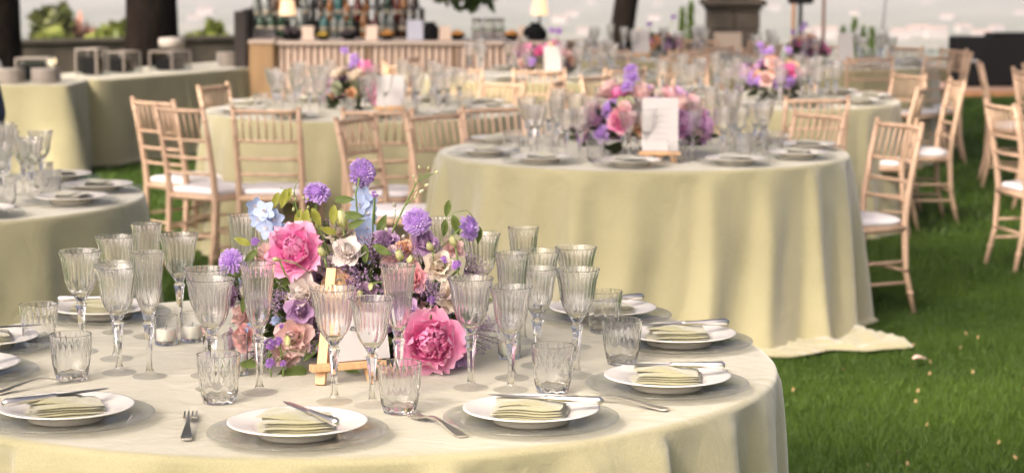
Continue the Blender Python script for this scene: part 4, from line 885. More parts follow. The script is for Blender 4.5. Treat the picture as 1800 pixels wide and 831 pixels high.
# ------------------------------------------------------------------ settings on the tables behind
def far_table(key, angs, name, seed, skip=(), r=.735, kinds=('goblet', 'wine_glass', 'flute_glass', 'tumbler')):
    cx, cyy, _ = TABLES[key]; rr = random.Random(seed)
    for i, a in enumerate(angs):
        c, s = math.cos(R_(a)), math.sin(R_(a)); x, y = cx + r * c, cyy + r * s
        tag(obj('charger_plate', ME_CHF, None, (x, y, TZ)), 'glass charger at the %s place of %s' % (side_of(a), name), 'charger', 'chargers on %s' % name)
        tag(obj('plate', ME_PLF, None, (x, y, TZ + .0056)), 'white plate at the %s place of %s' % (side_of(a), name), 'plate', 'plates on %s' % name)
        tag(obj('napkin', ME_NAPF, None, (x, y, TZ + .0165), R_(a + 90 + rr.uniform(-20, 20))), 'folded napkin at the %s place of %s' % (side_of(a), name), 'napkin', 'napkins on %s' % name)
        for k, kd in enumerate(kinds):
            q = r - (.19, .25, .32, .17)[k] + rr.uniform(-.015, .015); w = R_(a) + (.12, -.08, .03, -.26)[k] + rr.uniform(-.03, .03)
            glass(kd, cx + q * math.cos(w), cyy + q * math.sin(w), 'blurred crystal %s at the %s place of %s' % (kd.replace('_', ' '), side_of(a), name), True, 'glasses on %s' % name)
far_table('two', [-160, -128, -97, -62, -30, 3, 38, 75, 112, 150], 'the middle table', 1)
far_table('near_left', [-52, -18, 14, 48, 82], 'the table at the left edge', 2)
far_table('A', [-155, -118, -82, -48, -12, 25, 60, 120, 155], 'the table before the bar', 3)
far_table('B', [-140, -105, -70, -35, 0, 35, 70, 110, 150], 'the rear table', 4, kinds=('goblet', 'wine_glass', 'flute_glass'))
far_table('C', [-150, -110, -70, -30, 10, 50, 110, 160], 'the bar-end table', 5, kinds=('goblet', 'flute_glass'))
far_table('D', [-150, -110, -70, -30, 10, 130], 'the farthest table', 6, kinds=('goblet', 'flute_glass'))
far_table('E', [-150, -110, -70, -30, 10, 50, 150], 'the table near the poles', 7, kinds=('goblet', 'flute_glass'))

# ------------------------------------------------------------------ flowers
def petal(b, az, L, W, a0, a1, r0=.0, z0=.0, cup=.35, ruf=.06, seed=0, nu=6, nv=5, notch=0., tbase=.0, ttip=.25):
    """one petal growing from the flower axis; its angle from the axis goes from a0 to a1 (degrees) along its length"""
    rr = random.Random(seed); p1, p2 = rr.uniform(0, 6.28), rr.uniform(0, 6.28); V = []; T = []; F = []; r, z = r0, z0; ca, sa = math.cos(az), math.sin(az)
    for j in range(nv + 1):
        v = j / nv; an = R_(a0 + (a1 - a0) * v)
        if j: r += L / nv * math.sin(an); z += L / nv * math.cos(an)
        w = W * (math.sin(math.pi * min(1, .10 + .82 * v ** .8)) ** .75 + .06)
        for i in range(nu + 1):
            u = i / nu * 2 - 1; e = ruf * v * v * (math.sin(3.1 * u * 2 + p1) + .6 * math.sin(5.3 * u + p2)) * L
            rad = r + (-cup * u * u * w * math.cos(an)) + e * math.cos(an); zz = z + cup * u * u * w * math.sin(an) - e * .4 * math.sin(an) - (notch * L * math.exp(-(u * 3.5) ** 2) if j == nv else 0) - .06 * L * abs(u) ** 3 * v
            x, y = rad, u * w; V.append((x * ca - y * sa, x * sa + y * ca, zz)); T.append(min(1, max(0, tbase + (ttip - tbase) * v + rr.uniform(-.03, .03) + .10 * abs(u) * v)))
    for j in range(nv):
        for i in range(nu): k = j * (nu + 1) + i; F.append((k, k + 1, k + nu + 2, k + nu + 1))
    b.add(V, F, T)
def peony(seed, lo=False):
    b = MB(); rr = random.Random(seed); nu, nv = (6, 6) if not lo else (3, 3); k = 1. if not lo else .6
    for cnt, L, W, a0, a1, r0, z0, tt in [(8, 1.12, .44, 104, 42, .04, .0, .45), (9, 1.02, .40, 84, 8, .05, .06, .36), (10, .90, .34, 62, -22, .05, .12, .28), (9, .72, .27, 40, -40, .05, .2, .2)]:
        for i in range(int(cnt * k) or 3): petal(b, 6.283 * i / int(cnt * k) + rr.uniform(-.25, .25), L * rr.uniform(.9, 1.08), W * rr.uniform(.85, 1.15), a0 + rr.uniform(-10, 10), a1 + rr.uniform(-14, 14), r0, z0, .42, .075, rr.random(), nu, nv, rr.choice([0, .08, .14]), .02, tt + rr.uniform(-.06, .1))
    for i in range(int(72 * k)):
        q = rr.random() ** .5; az = rr.uniform(0, 6.28); petal(b, az, rr.uniform(.26, .44), rr.uniform(.08, .15), 28 * q + rr.uniform(-25, 25), rr.uniform(-60, 30), .42 * q, .22 + .22 * (1 - q * q) + rr.uniform(-.04, .06), .6, .16, rr.random(), 4 if not lo else 2, 4 if not lo else 2, .25, .0, rr.choice([.06, .12, .35]))
    return b
def rose(seed, lo=False, open_=0.):
    b = MB(); rr = random.Random(seed); nu, nv = (5, 5) if not lo else (3, 3)
    for cnt, L, W, a0, a1, r0, z0 in [(5, 1.12, .55, 75 + open_, 62 + open_, .02, 0), (5, 1.12, .5, 55 + open_, 18 + open_, .03, .05), (5, 1.0, .42, 36, -6, .03, .12), (5, .88, .32, 22, -18, .03, .18), (4, .8, .2, 12, -20, .02, .22)]:
        o = rr.uniform(0, 6)
        for i in range(cnt): petal(b, o + 6.283 * i / cnt + rr.uniform(-.2, .2), L * rr.uniform(.92, 1.06), W, a0 + rr.uniform(-8, 8), a1 + rr.uniform(-10, 10), r0, z0, .5, .08, rr.random(), nu, nv, 0, .05, .18)
    return b
def scabiosa(seed, lo=False):
    b = MB(); rr = random.Random(seed); n = 95 if not lo else 30
    for i in range(n):
        q = (i + .5) / n; ph = math.acos(1 - 1.25 * q); az = i * 2.39996
        L = .18 + .30 * q ** 1.5; W = .06 + .135 * q; r0, z0 = .62 * math.sin(ph), .52 * math.cos(ph)
        petal(b, az + rr.uniform(-.1, .1), L * rr.uniform(.85, 1.15), W * (1.7 if lo else 1), math.degrees(ph) * .85 + rr.uniform(-15, 15), math.degrees(ph) * .85 + 25 * q + rr.uniform(-25, 25), r0, z0, .4, .12, rr.random(), 2, 2, .2, .10, .12 + (.45 if q < .22 else 0) + rr.uniform(0, .16))
    b.lathe([(0, -.12), (.2, -.10), (.55, .1), (.6, .2), (.3, .5), (0, .55)], 12, tint=.05)
    return b
def floret(seed):                                       # open delphinium flower
    b = MB(); rr = random.Random(seed)
    for i in range(5): petal(b, 1.2566 * i + rr.uniform(-.1, .1), 1., .42, 78 + rr.uniform(-10, 10), 66 + rr.uniform(-12, 18), .05, .05, .25, .08, rr.random(), 4, 4, .06, .25, .05)
    for i in range(6): petal(b, rr.uniform(0, 6.28), .34, .13, rr.uniform(10, 50), rr.uniform(-10, 50), .03, .08, .4, .1, rr.random(), 2, 2, 0, .9, 1.)
    return b
def cluster(seed, n=46):                                # statice / ageratum: little fringed heads
    b = MB(); rr = random.Random(seed)
    for i in range(n):
        d = Vector((rr.gauss(0, 1), rr.gauss(0, 1), abs(rr.gauss(0, .8)))).normalized() * rr.uniform(.55, 1.); m_ = axis_rot(d + Vector((0, 0, .4)))
        q = MB()
        for k in range(4): petal(q, 1.57 * k + rr.uniform(-.3, .3), .30, .12, 55, 70, .01, 0, .2, .1, rr.random(), 2, 1, 0, 0, .15)
        b.add([m_ @ Vector(v) + d * .8 for v in q.v], q.f, q.t)
    return b
def bud(seed):
    b = MB(); rr = random.Random(seed)
    for i in range(6): petal(b, 1.047 * i, 1.5, .42, 48, -26 + rr.uniform(-6, 10), .04, 0, .5, .06, rr.random(), 4, 5, 0, .0, .25)
    for i in range(4): petal(b, 1.57 * i + .4, 1.35, .3, 26, -14, .02, .05, .5, .04, rr.random(), 3, 4, 0, 0, .2)
    return b
def limonium(seed, n=34):
    """hazy spray of fine dark stems with tiny purple florets; returns stems, florets"""
    s = MB(); f = MB(); rr = random.Random(seed)
    for i in range(n):
        d = Vector((rr.gauss(0, .55), rr.gauss(0, .55), 1)).normalized(); L = rr.uniform(.6, 1.1); p0 = Vector((0, 0, 0)); p1 = d * L * .55 + Vector((rr.uniform(-.05, .05), rr.uniform(-.05, .05), 0)); p2 = d * L + Vector((rr.uniform(-.12, .12), rr.uniform(-.12, .12), 0)); s.tube([p0, p1, p2], [.012, .009, .005], 3)
        for k in range(11):
            u = rr.uniform(.45, 1); p = (p1.lerp(p2, (u - .45) / .55)) + Vector((rr.gauss(0, .07), rr.gauss(0, .07), rr.gauss(0, .05))); m_ = axis_rot((rr.gauss(0, 1), rr.gauss(0, 1), rr.gauss(0, 1))); w = rr.uniform(.018, .036)
            f.add([p + m_ @ Vector(q) for q in ((-w, 0, -w * .6), (w * .8, 0, -w * .3), (w * .5, w * .4, w), (-w * .7, -w * .3, w * .8))], [(0, 1, 2, 3)], rr.uniform(0, .3))
    return s, f
def leaf_mesh(seed, n=6):
    V = []; F = []; T = []; rr = random.Random(seed)
    for j in range(n + 1):
        v = j / n; w = .24 * math.sin(math.pi * min(1, .04 + .96 * v)) ** .8 * (1 - .25 * v); z = -.25 * v * v + .04 * math.sin(9 * v)
        for u in (-1, -.5, 0, .5, 1): V.append((u * w, v, z + .35 * abs(u) * w + .012 * math.sin(17 * v + u))); T.append(.35 + .3 * abs(u) + rr.uniform(-.1, .1))
    for j in range(n):
        for i in range(4): k = j * 5 + i; F.append((k, k + 1, k + 6, k + 5))
    return MB().add(V, F, T)
def fm(b, nm, m_=None): return b.mesh(nm, m_ or M_PETAL, tint=True)
FL = {'peony': [fm(peony(1), 'peony'), fm(peony(7), 'peony')], 'rose': [fm(rose(s), 'rose') for s in (1, 2, 3)], 'open_rose': [fm(rose(s, open_=14), 'open_rose') for s in (4, 5)], 'scabiosa': [fm(scabiosa(s), 'scabiosa') for s in (1, 2)],
      'delphinium_floret': [fm(floret(s), 'delphinium_floret') for s in (1, 2)], 'statice': [fm(cluster(s), 'statice') for s in (1, 2)], 'bud': [fm(bud(s), 'bud') for s in (1, 2)]}
FLF = {'peony': [fm(peony(3, True), 'peony_far')], 'rose': [fm(rose(6, True), 'rose_far'), fm(rose(8, True), 'rose_far')], 'scabiosa': [fm(scabiosa(5, True), 'scabiosa_far')]}
LIM = [(lambda sf: (sf[0].mesh('limonium_stems', mat('limonium_stem_%d' % s, (.075, .06, .05), .8)), fm(sf[1], 'limonium_florets')))(limonium(s)) for s in (1, 2, 3)]
LEAFM = [leaf_mesh(s).mesh('leaf', M_LEAF, tint=True) for s in (1, 2)] + [leaf_mesh(3).mesh('leaf_young', M_LEAFY, tint=True)]
def place(o, p, d, s, roll=0.):
    o.matrix_local = Matrix.Translation(p) @ axis_rot(d, roll).to_4x4() @ Matrix.Scale(s, 4); return o
PINK = (.90, .19, .54); PINK2 = (.90, .15, .50); VIOLET = (.36, .17, .60); LILAC = (.50, .27, .55); BLUE = (.42, .55, .84); CREAM = (.85, .74, .60); WHITE = (.84, .77, .72); BLUSH = (.88, .60, .56); ROSE = (.86, .38, .43); PEACH = (.88, .50, .24); LIME = (.66, .68, .26); PURPLE = (.30, .09, .52); MAUVE = (.36, .18, .34); DUSK = (.27, .13, .26)
BASE = Vector((-.318, 4.645, TZ))
FT = thing('flower_arrangement', 'lush low arrangement of pink peonies, purple scabiosa and blue delphinium behind the easel', 'flowers', BASE)
rr = random.Random(77)
def bl(kind, x, y, z, d, s, col, i=0, stem=True, nm=None):
    p = Vector((x, y, z)) - BASE; o = obj(nm or kind, FL[kind][i % len(FL[kind])], FT, color=col); place(o, p, d, s, rr.uniform(0, 6.28))
    if stem:
        dn = Vector(d).normalized(); a = p - dn * s * .05; m1 = p - dn * s * 1.3 + Vector((0, 0, -.03)); root = Vector((p.x * .25, p.y * .25, .05)); mid = m1.lerp(root, .5) + Vector((p.x * .12, 0, .02)); MB().tube([a, m1, mid, root], [.0022, .0022, .0025, .003], 6).build('stem', M_STEM, FT)
def limo(x, y, z, d, s, i):
    p = Vector((x, y, z)) - BASE; a, f = LIM[i]; o = place(obj('limonium', a, FT), p, d, s, rr.uniform(0, 6)); obj('florets', f, o, color=(.30, .16, .35))
def lf(x, y, z, d, s, i):
    o = obj('leaf', LEAFM[i], FT); d = Vector(d).normalized(); zax = (Vector((0, -1, .35)) - d * Vector((0, -1, .35)).dot(d)).normalized(); xax = d.cross(zax); m_ = Matrix((xax, d, zax)).transposed().to_4x4(); o.matrix_local = Matrix.Translation(Vector((x, y, z)) - BASE) @ m_ @ Matrix.Scale(s, 4)
def stk(pts, r): MB().tube([Vector(p) - BASE for p in pts], r, 6).build('stem', M_STEM, FT)
bl('peony', -0.447, 4.500, 0.990, (-0.15, -0.75, 0.5), 0.0660, PINK, 0, True)
bl('peony', -0.168, 4.460, 0.814, (0.05, -1, 0.12), 0.0780, PINK2, 1, True)
bl('scabiosa', -0.413, 4.600, 1.109, (0.1, -0.6, 0.75), 0.0291, VIOLET, 1, True)
bl('scabiosa', -0.317, 4.620, 1.150, (0.35, -0.75, 0.2), 0.0302, VIOLET, 0, True)
bl('scabiosa', -0.199, 4.520, 1.057, (0, -1, 0.15), 0.0291, VIOLET, 0, True)
bl('scabiosa', -0.090, 4.600, 1.033, (0.75, -0.6, 0.2), 0.0274, VIOLET, 1, True)
bl('scabiosa', -0.589, 4.520, 0.974, (-0.5, -0.8, 0.3), 0.0280, VIOLET, 0, True)
bl('delphinium_floret', -0.546, 4.600, 1.080, (0.4, -1, -0.14), 0.0213, BLUE, 1, False)
bl('delphinium_floret', -0.521, 4.580, 1.071, (-0.3, -1, 0.36), 0.0238, BLUE, 0, False)
bl('delphinium_floret', -0.504, 4.590, 1.054, (0.2, -1, 0.0), 0.0225, BLUE, 1, False)
bl('delphinium_floret', -0.515, 4.570, 1.038, (-0.5, -1, -0.21), 0.0250, BLUE, 0, False)
bl('delphinium_floret', -0.497, 4.600, 1.032, (0.1, -1, 0.07), 0.0225, BLUE, 0, False)
bl('delphinium_floret', -0.537, 4.600, 1.052, (0.0, -1, 0.14), 0.0200, BLUE, 1, False)
bl('delphinium_floret', -0.483, 4.600, 1.016, (-0.5, -1, -0.21), 0.0200, BLUE, 0, False)
bl('delphinium_floret', -0.315, 4.630, 1.101, (-0.5, -1, -0.21), 0.0225, BLUE, 0, False)
bl('delphinium_floret', -0.324, 4.620, 1.081, (-0.1, -1, 0.21), 0.0225, BLUE, 0, False)
bl('delphinium_floret', -0.309, 4.620, 1.062, (0.0, -1, 0.14), 0.0250, BLUE, 1, False)
bl('delphinium_floret', -0.330, 4.620, 1.044, (0.1, -1, 0.07), 0.0225, BLUE, 0, False)
bl('delphinium_floret', -0.308, 4.610, 1.031, (0.0, -1, 0.14), 0.0250, BLUE, 1, False)
bl('delphinium_floret', -0.321, 4.600, 1.014, (0.3, -1, -0.07), 0.0238, BLUE, 0, False)
bl('delphinium_floret', -0.306, 4.640, 1.081, (0.1, -1, 0.07), 0.0200, BLUE, 0, False)
bl('rose', -0.154, 4.520, 0.960, (0.1, -0.9, 0.4), 0.0338, CREAM, 2, True)
bl('open_rose', -0.130, 4.500, 0.901, (0.3, -0.9, 0.1), 0.0325, CREAM, 1, True)
bl('open_rose', -0.423, 4.460, 0.916, (-0.5, -0.8, 0.1), 0.0375, WHITE, 0, True)
bl('open_rose', -0.341, 4.500, 0.991, (0, -0.7, 0.6), 0.0350, WHITE, 0, True)
bl('open_rose', -0.445, 4.440, 0.830, (-0.2, -0.95, 0.1), 0.0400, BLUSH, 1, True)
bl('open_rose', -0.466, 4.460, 0.790, (-0.4, -0.8, -0.2), 0.0300, BLUSH, 1, True)
bl('rose', -0.551, 4.500, 0.817, (-0.6, -0.8, 0.1), 0.0300, (.9,.42,.38), 1, True)
bl('open_rose', -0.559, 4.530, 0.855, (-0.7, -0.6, 0.2), 0.0275, BLUSH, 0, True)
bl('rose', -0.205, 4.490, 0.943, (-0.1, -1, 0.1), 0.0338, ROSE, 0, True)
bl('rose', -0.186, 4.560, 1.001, (0.1, -0.8, 0.5), 0.0325, LILAC, 1, True)
bl('open_rose', -0.115, 4.500, 0.789, (0.6, -0.8, -0.1), 0.0375, LILAC, 2, True)
bl('open_rose', -0.436, 4.450, 0.879, (0.1, -0.95, 0.2), 0.0325, LILAC, 0, True)
bl('rose', -0.217, 4.470, 0.875, (-0.2, -0.9, 0.4), 0.0300, LILAC, 2, True)
bl('rose', -0.581, 4.550, 0.896, (-0.8, -0.5, 0.2), 0.0300, MAUVE, 1, True)
bl('open_rose', -0.358, 4.500, 0.924, (0.1, -0.9, 0.4), 0.0338, PEACH, 1, True)
bl('rose', -0.225, 4.550, 0.992, (0, -0.9, 0.4), 0.0225, PEACH, 1, True)
bl('open_rose', -0.517, 4.580, 0.974, (-0.5, -0.7, 0.6), 0.0275, BLUSH, 2, True)
bl('open_rose', -0.362, 4.600, 1.020, (-0.1, -0.7, 0.7), 0.0325, CREAM, 0, True)
bl('rose', -0.265, 4.580, 1.006, (0.0, -0.8, 0.6), 0.0275, LILAC, 2, True)
bl('rose', -0.289, 4.460, 0.802, (-0.1, -0.9, 0.0), 0.0300, LILAC, 1, True)
bl('rose', -0.251, 4.540, 0.976, (-0.1, -0.8, 0.5), 0.0250, BLUSH, 0, True)
bl('open_rose', -0.127, 4.600, 0.986, (0.4, -0.6, 0.6), 0.0250, BLUSH, 0, True)
bl('rose', -0.584, 4.560, 0.803, (-0.8, -0.4, 0.1), 0.0250, MAUVE, 1, True)
bl('rose', -0.305, 4.460, 0.910, (0, -1, 0.1), 0.0300, MAUVE, 1, True)
bl('rose', -0.275, 4.440, 0.866, (0, -1, 0.1), 0.0275, LILAC, 2, True)
bl('rose', -0.386, 4.520, 0.960, (0, -0.9, 0.4), 0.0250, WHITE, 2, True)
bl('rose', -0.365, 4.470, 0.860, (0, -1, 0.0), 0.0275, DUSK, 2, True)
bl('rose', -0.530, 4.520, 0.870, (-0.4, -0.9, 0.1), 0.0250, DUSK, 2, True)
bl('bud', -0.387, 4.460, 0.993, (-0.3, -0.5, 0.7), 0.0188, LIME, 0, True)
bl('bud', -0.229, 4.470, 0.983, (-0.2, -0.5, 0.8), 0.0195, LIME, 1, True)
bl('bud', -0.215, 4.470, 0.976, (0.4, -0.5, 0.7), 0.0165, LIME, 1, True)
bl('bud', -0.166, 4.500, 0.999, (-0.3, -0.6, 0.7), 0.0180, LIME, 0, True)
bl('bud', -0.119, 4.540, 1.003, (-0.3, -0.5, 0.8), 0.0195, LIME, 0, True)
bl('bud', -0.355, 4.570, 1.038, (-0.1, -0.3, 0.9), 0.0300, LIME, 0, True)
bl('bud', -0.410, 4.600, 1.028, (0, -0.3, 1), 0.0180, LIME, 0, True)
bl('bud', -0.427, 4.610, 1.036, (-0.1, -0.2, 1), 0.0135, LIME, 1, True)
bl('bud', -0.314, 4.430, 0.911, (0.2, -0.6, 0.6), 0.0165, LIME, 1, True)
bl('bud', -0.458, 4.390, 0.839, (0.1, -0.3, -0.9), 0.0150, LIME, 1, True)
bl('bud', -0.477, 4.430, 0.990, (-0.6, -0.6, 0.1), 0.0120, LIME, 0, True)
bl('bud', -0.290, 4.440, 0.940, (0, -0.5, -0.8), 0.0120, LIME, 0, True)
bl('statice', -0.142, 4.500, 0.979, (-0.42, -0.6, 0.7), 0.0110, PURPLE, 0, True)
bl('statice', -0.115, 4.500, 0.968, (-0.33, -0.6, 0.7), 0.0130, PURPLE, 1, True)
bl('statice', -0.497, 4.420, 0.816, (0.25, -0.6, 0.7), 0.0150, PURPLE, 0, True)
bl('statice', -0.479, 4.420, 0.822, (-0.42, -0.6, 0.7), 0.0120, PURPLE, 0, True)
bl('statice', -0.494, 4.400, 0.779, (0.0, -0.6, 0.7), 0.0140, PURPLE, 1, True)
bl('statice', -0.469, 4.410, 0.778, (0.08, -0.6, 0.7), 0.0090, PURPLE, 0, True)
bl('statice', -0.469, 4.440, 0.849, (-0.42, -0.6, 0.7), 0.0110, PURPLE, 0, True)
bl('statice', -0.540, 4.560, 1.009, (-0.17, -0.6, 0.7), 0.0120, PURPLE, 1, True)
bl('statice', -0.291, 4.600, 1.105, (0.08, -0.6, 0.7), 0.0090, PURPLE, 0, True)
bl('statice', -0.371, 4.580, 1.060, (0.17, -0.6, 0.7), 0.0100, PURPLE, 1, True)
bl('statice', -0.166, 4.440, 0.905, (0.08, -0.6, 0.7), 0.0100, PURPLE, 0, True)
bl('statice', -0.589, 4.500, 0.777, (0.0, -0.6, 0.7), 0.0140, PURPLE, 1, True)
bl('statice', -0.560, 4.460, 0.766, (0.0, -0.6, 0.7), 0.0120, DUSK, 1, True)
bl('statice', -0.546, 4.500, 0.837, (-0.42, -0.6, 0.7), 0.0160, BLUE, 0, True)
bl('statice', -0.489, 4.470, 0.855, (0.0, -0.6, 0.7), 0.0140, BLUE, 1, True)
bl('statice', -0.250, 4.530, 0.989, (-0.42, -0.6, 0.7), 0.0110, (.5,.5,.68), 0, True)
limo(-0.357, 4.520, 0.924, (-0.2, -0.35, 1), 0.085, 0)
limo(-0.310, 4.530, 0.947, (0.1, -0.3, 1), 0.085, 1)
limo(-0.282, 4.560, 0.967, (0, -0.2, 1), 0.070, 2)
limo(-0.239, 4.550, 0.956, (0.2, -0.3, 1), 0.070, 0)
limo(-0.185, 4.550, 0.944, (0.3, -0.2, 1), 0.075, 1)
limo(-0.182, 4.460, 0.898, (0.3, -0.5, 0.6), 0.060, 2)
limo(-0.130, 4.500, 0.891, (0.9, -0.4, 0.5), 0.075, 0)
limo(-0.401, 4.480, 0.883, (-0.2, -0.5, 0.9), 0.060, 1)
limo(-0.472, 4.480, 0.877, (-0.4, -0.6, 0.6), 0.060, 2)
limo(-0.330, 4.470, 0.908, (0, -0.6, 0.9), 0.070, 0)
limo(-0.107, 4.520, 0.828, (1, -0.2, 0.15), 0.085, 1)
limo(-0.495, 4.460, 0.802, (-0.7, -0.5, 0.1), 0.060, 2)
limo(-0.304, 4.440, 0.866, (0.2, -0.7, 0.5), 0.060, 0)
limo(-0.383, 4.460, 0.814, (-0.1, -0.8, 0.2), 0.060, 1)
limo(-0.248, 4.480, 0.907, (0.1, -0.6, 0.7), 0.070, 2)
limo(-0.563, 4.550, 0.883, (-0.8, -0.3, 0.6), 0.055, 0)
limo(-0.387, 4.600, 0.998, (-0.2, 0, 1), 0.060, 1)
limo(-0.102, 4.560, 0.943, (0.9, -0.2, 0.5), 0.060, 2)
lf(-0.465, 4.580, 1.121, (-0.5, -0.2, -1), 0.040, 2)
lf(-0.475, 4.580, 1.119, (-0.3, -0.2, -1), 0.043, 2)
lf(-0.494, 4.600, 1.109, (-0.4, -0.2, -1), 0.037, 2)
lf(-0.456, 4.580, 1.043, (0.3, -0.2, 1), 0.037, 2)
lf(-0.422, 4.580, 1.078, (0.5, -0.2, -1), 0.043, 2)
lf(-0.431, 4.570, 1.077, (-0.2, -0.3, -1), 0.044, 2)
lf(-0.373, 4.570, 1.096, (0.8, -0.3, 0.1), 0.043, 0)
lf(-0.373, 4.560, 1.087, (-0.1, -0.3, -1), 0.043, 2)
lf(-0.355, 4.560, 1.066, (1, -0.3, 0), 0.045, 0)
lf(-0.344, 4.560, 1.039, (0.7, -0.3, 0.4), 0.040, 1)
lf(-0.370, 4.550, 1.028, (-0.6, -0.3, 0.3), 0.037, 2)
lf(-0.307, 4.500, 1.011, (0.1, -0.5, -1), 0.040, 0)
lf(-0.289, 4.500, 1.009, (1, -0.4, -0.4), 0.044, 0)
lf(-0.133, 4.600, 1.093, (-0.2, -0.2, -1), 0.037, 1)
lf(-0.125, 4.600, 1.061, (0.3, -0.2, -1), 0.045, 1)
lf(-0.141, 4.600, 1.052, (-0.1, -0.2, -1), 0.037, 0)
lf(-0.069, 4.620, 1.034, (-0.1, -0.3, -1), 0.037, 0)
lf(-0.551, 4.560, 1.003, (-0.8, -0.2, 0.4), 0.037, 2)
lf(-0.538, 4.550, 0.992, (-0.5, -0.4, -0.5), 0.037, 0)
lf(-0.550, 4.460, 0.910, (-0.2, -0.3, -1), 0.037, 0)
lf(-0.520, 4.420, 0.774, (-0.8, -0.4, 0.1), 0.044, 0)
lf(-0.270, 4.400, 0.760, (-0.3, -0.4, 1), 0.037, 0)
lf(-0.399, 4.440, 0.818, (-0.5, -0.5, -0.6), 0.050, 1)
lf(-0.423, 4.440, 0.758, (-0.7, -0.4, 0.0), 0.056, 1)
lf(-0.352, 4.440, 0.770, (0.5, -0.5, -0.1), 0.050, 1)
lf(-0.096, 4.540, 0.849, (0.8, -0.3, 0.4), 0.050, 1)
lf(-0.566, 4.580, 0.940, (-0.9, -0.2, 0.2), 0.050, 1)
lf(-0.245, 4.420, 0.822, (-0.6, -0.6, 0.2), 0.044, 0)
lf(-0.084, 4.560, 0.882, (0.9, -0.2, 0.1), 0.050, 1)
lf(-0.284, 4.600, 1.022, (0.4, -0.2, 1), 0.044, 1)
lf(-0.380, 4.600, 1.004, (-0.4, -0.2, 1), 0.050, 1)
lf(-0.452, 4.520, 0.948, (-0.6, -0.5, -0.4), 0.050, 1)
stk([(-0.253, 4.580, 0.952), (-0.260, 4.580, 1.012), (-0.240, 4.580, 1.055), (-0.213, 4.580, 1.109), (-0.198, 4.580, 1.136), (-0.180, 4.580, 1.145), (-0.165, 4.580, 1.151)], [0.0022, 0.0022, 0.002, 0.0017, 0.0014, 0.0012, 0.001])
stk([(-0.206, 4.580, 1.125), (-0.204, 4.580, 1.132), (-0.207, 4.580, 1.138)], [0.0011, 0.001, 0.0009])
stk([(-0.198, 4.580, 1.136), (-0.193, 4.580, 1.147), (-0.194, 4.580, 1.157)], [0.0011, 0.001, 0.0009])
stk([(-0.189, 4.580, 1.141), (-0.181, 4.580, 1.149), (-0.177, 4.580, 1.157)], [0.0011, 0.001, 0.0009])
stk([(-0.213, 4.580, 1.109), (-0.198, 4.580, 1.117), (-0.187, 4.580, 1.124)], [0.0011, 0.001, 0.0009])
stk([(-0.225, 4.575, 1.083), (-0.209, 4.575, 1.097), (-0.198, 4.575, 1.110)], [0.0011, 0.001, 0.0009])
stk([(-0.221, 4.570, 1.092), (-0.212, 4.570, 1.095), (-0.208, 4.570, 1.098)], [0.0011, 0.001, 0.0009])
stk([(-0.252, 4.580, 1.043), (-0.247, 4.580, 1.059), (-0.246, 4.580, 1.075)], [0.0011, 0.001, 0.0009])
stk([(-0.259, 4.570, 1.008), (-0.257, 4.570, 1.017), (-0.260, 4.570, 1.026)], [0.0011, 0.001, 0.0009])
bl('bud', -0.207, 4.578, 1.141, (0, -0.3, 1), 0.0062, (.72,.74,.36), 1, False)
bl('bud', -0.194, 4.578, 1.161, (-0.3, -0.3, 1), 0.0065, (.72,.74,.36), 0, False)
bl('bud', -0.177, 4.578, 1.159, (0.2, -0.3, 1), 0.0060, (.66,.72,.3), 0, False)
bl('bud', -0.163, 4.578, 1.153, (0.9, -0.3, 0.4), 0.0065, (.7,.74,.33), 0, False)
bl('bud', -0.184, 4.578, 1.125, (0.8, -0.4, 0.5), 0.0075, (.72,.75,.42), 0, False)
bl('bud', -0.195, 4.578, 1.111, (0.7, -0.4, 0.5), 0.0085, (.8,.82,.56), 1, False)
bl('bud', -0.207, 4.578, 1.097, (0.4, -0.3, 0.7), 0.0065, (.7,.74,.36), 1, False)
bl('bud', -0.246, 4.578, 1.081, (-0.3, -0.6, 0.7), 0.0100, (.84,.84,.68), 1, False)
bl('bud', -0.261, 4.578, 1.027, (-0.3, -0.6, 0.7), 0.0110, (.84,.84,.72), 1, False)
bl('bud', -0.231, 4.578, 1.015, (0.3, -0.7, 0.5), 0.0100, (.84,.84,.74), 0, False)
stk([(-0.434, 4.590, 0.987), (-0.444, 4.580, 1.043), (-0.456, 4.580, 1.085), (-0.459, 4.580, 1.115), (-0.454, 4.580, 1.131)], [0.002, 0.0018, 0.0015, 0.0012, 0.0008])
stk([(-0.444, 4.580, 1.043), (-0.473, 4.580, 1.115), (-0.489, 4.580, 1.121)], [0.0012, 0.0009, 0.0007])
bl('bud', -0.463, 4.578, 1.103, (0.3, -0.5, 0.8), 0.0070, (.62,.68,.26), 0, False)
bl('bud', -0.457, 4.578, 1.095, (0.3, -0.5, 0.8), 0.0060, (.62,.68,.26), 1, False)
bl('bud', -0.455, 4.578, 1.131, (0.3, -0.5, 0.8), 0.0040, (.62,.68,.26), 0, False)
bl('bud', -0.440, 4.578, 1.097, (0.3, -0.5, 0.8), 0.0060, (.62,.68,.26), 1, False)
bl('bud', -0.432, 4.578, 1.095, (0.3, -0.5, 0.8), 0.0060, (.62,.68,.26), 0, False)
bl('bud', -0.462, 4.578, 1.071, (0.3, -0.5, 0.8), 0.0080, (.62,.68,.26), 1, False)
bl('bud', -0.431, 4.578, 1.076, (0.3, -0.5, 0.8), 0.0070, (.62,.68,.26), 1, False)
stk([(-0.156, 4.580, 0.988), (-0.142, 4.600, 1.052), (-0.120, 4.600, 1.068), (-0.096, 4.600, 1.071), (-0.084, 4.600, 1.059)], [0.0008, 0.0008, 0.0008, 0.0008, 0.0008])
stk([(-0.168, 4.570, 0.978), (-0.132, 4.580, 1.012), (-0.111, 4.590, 1.033), (-0.094, 4.600, 1.034)], [0.0018, 0.0018, 0.0018, 0.0018])
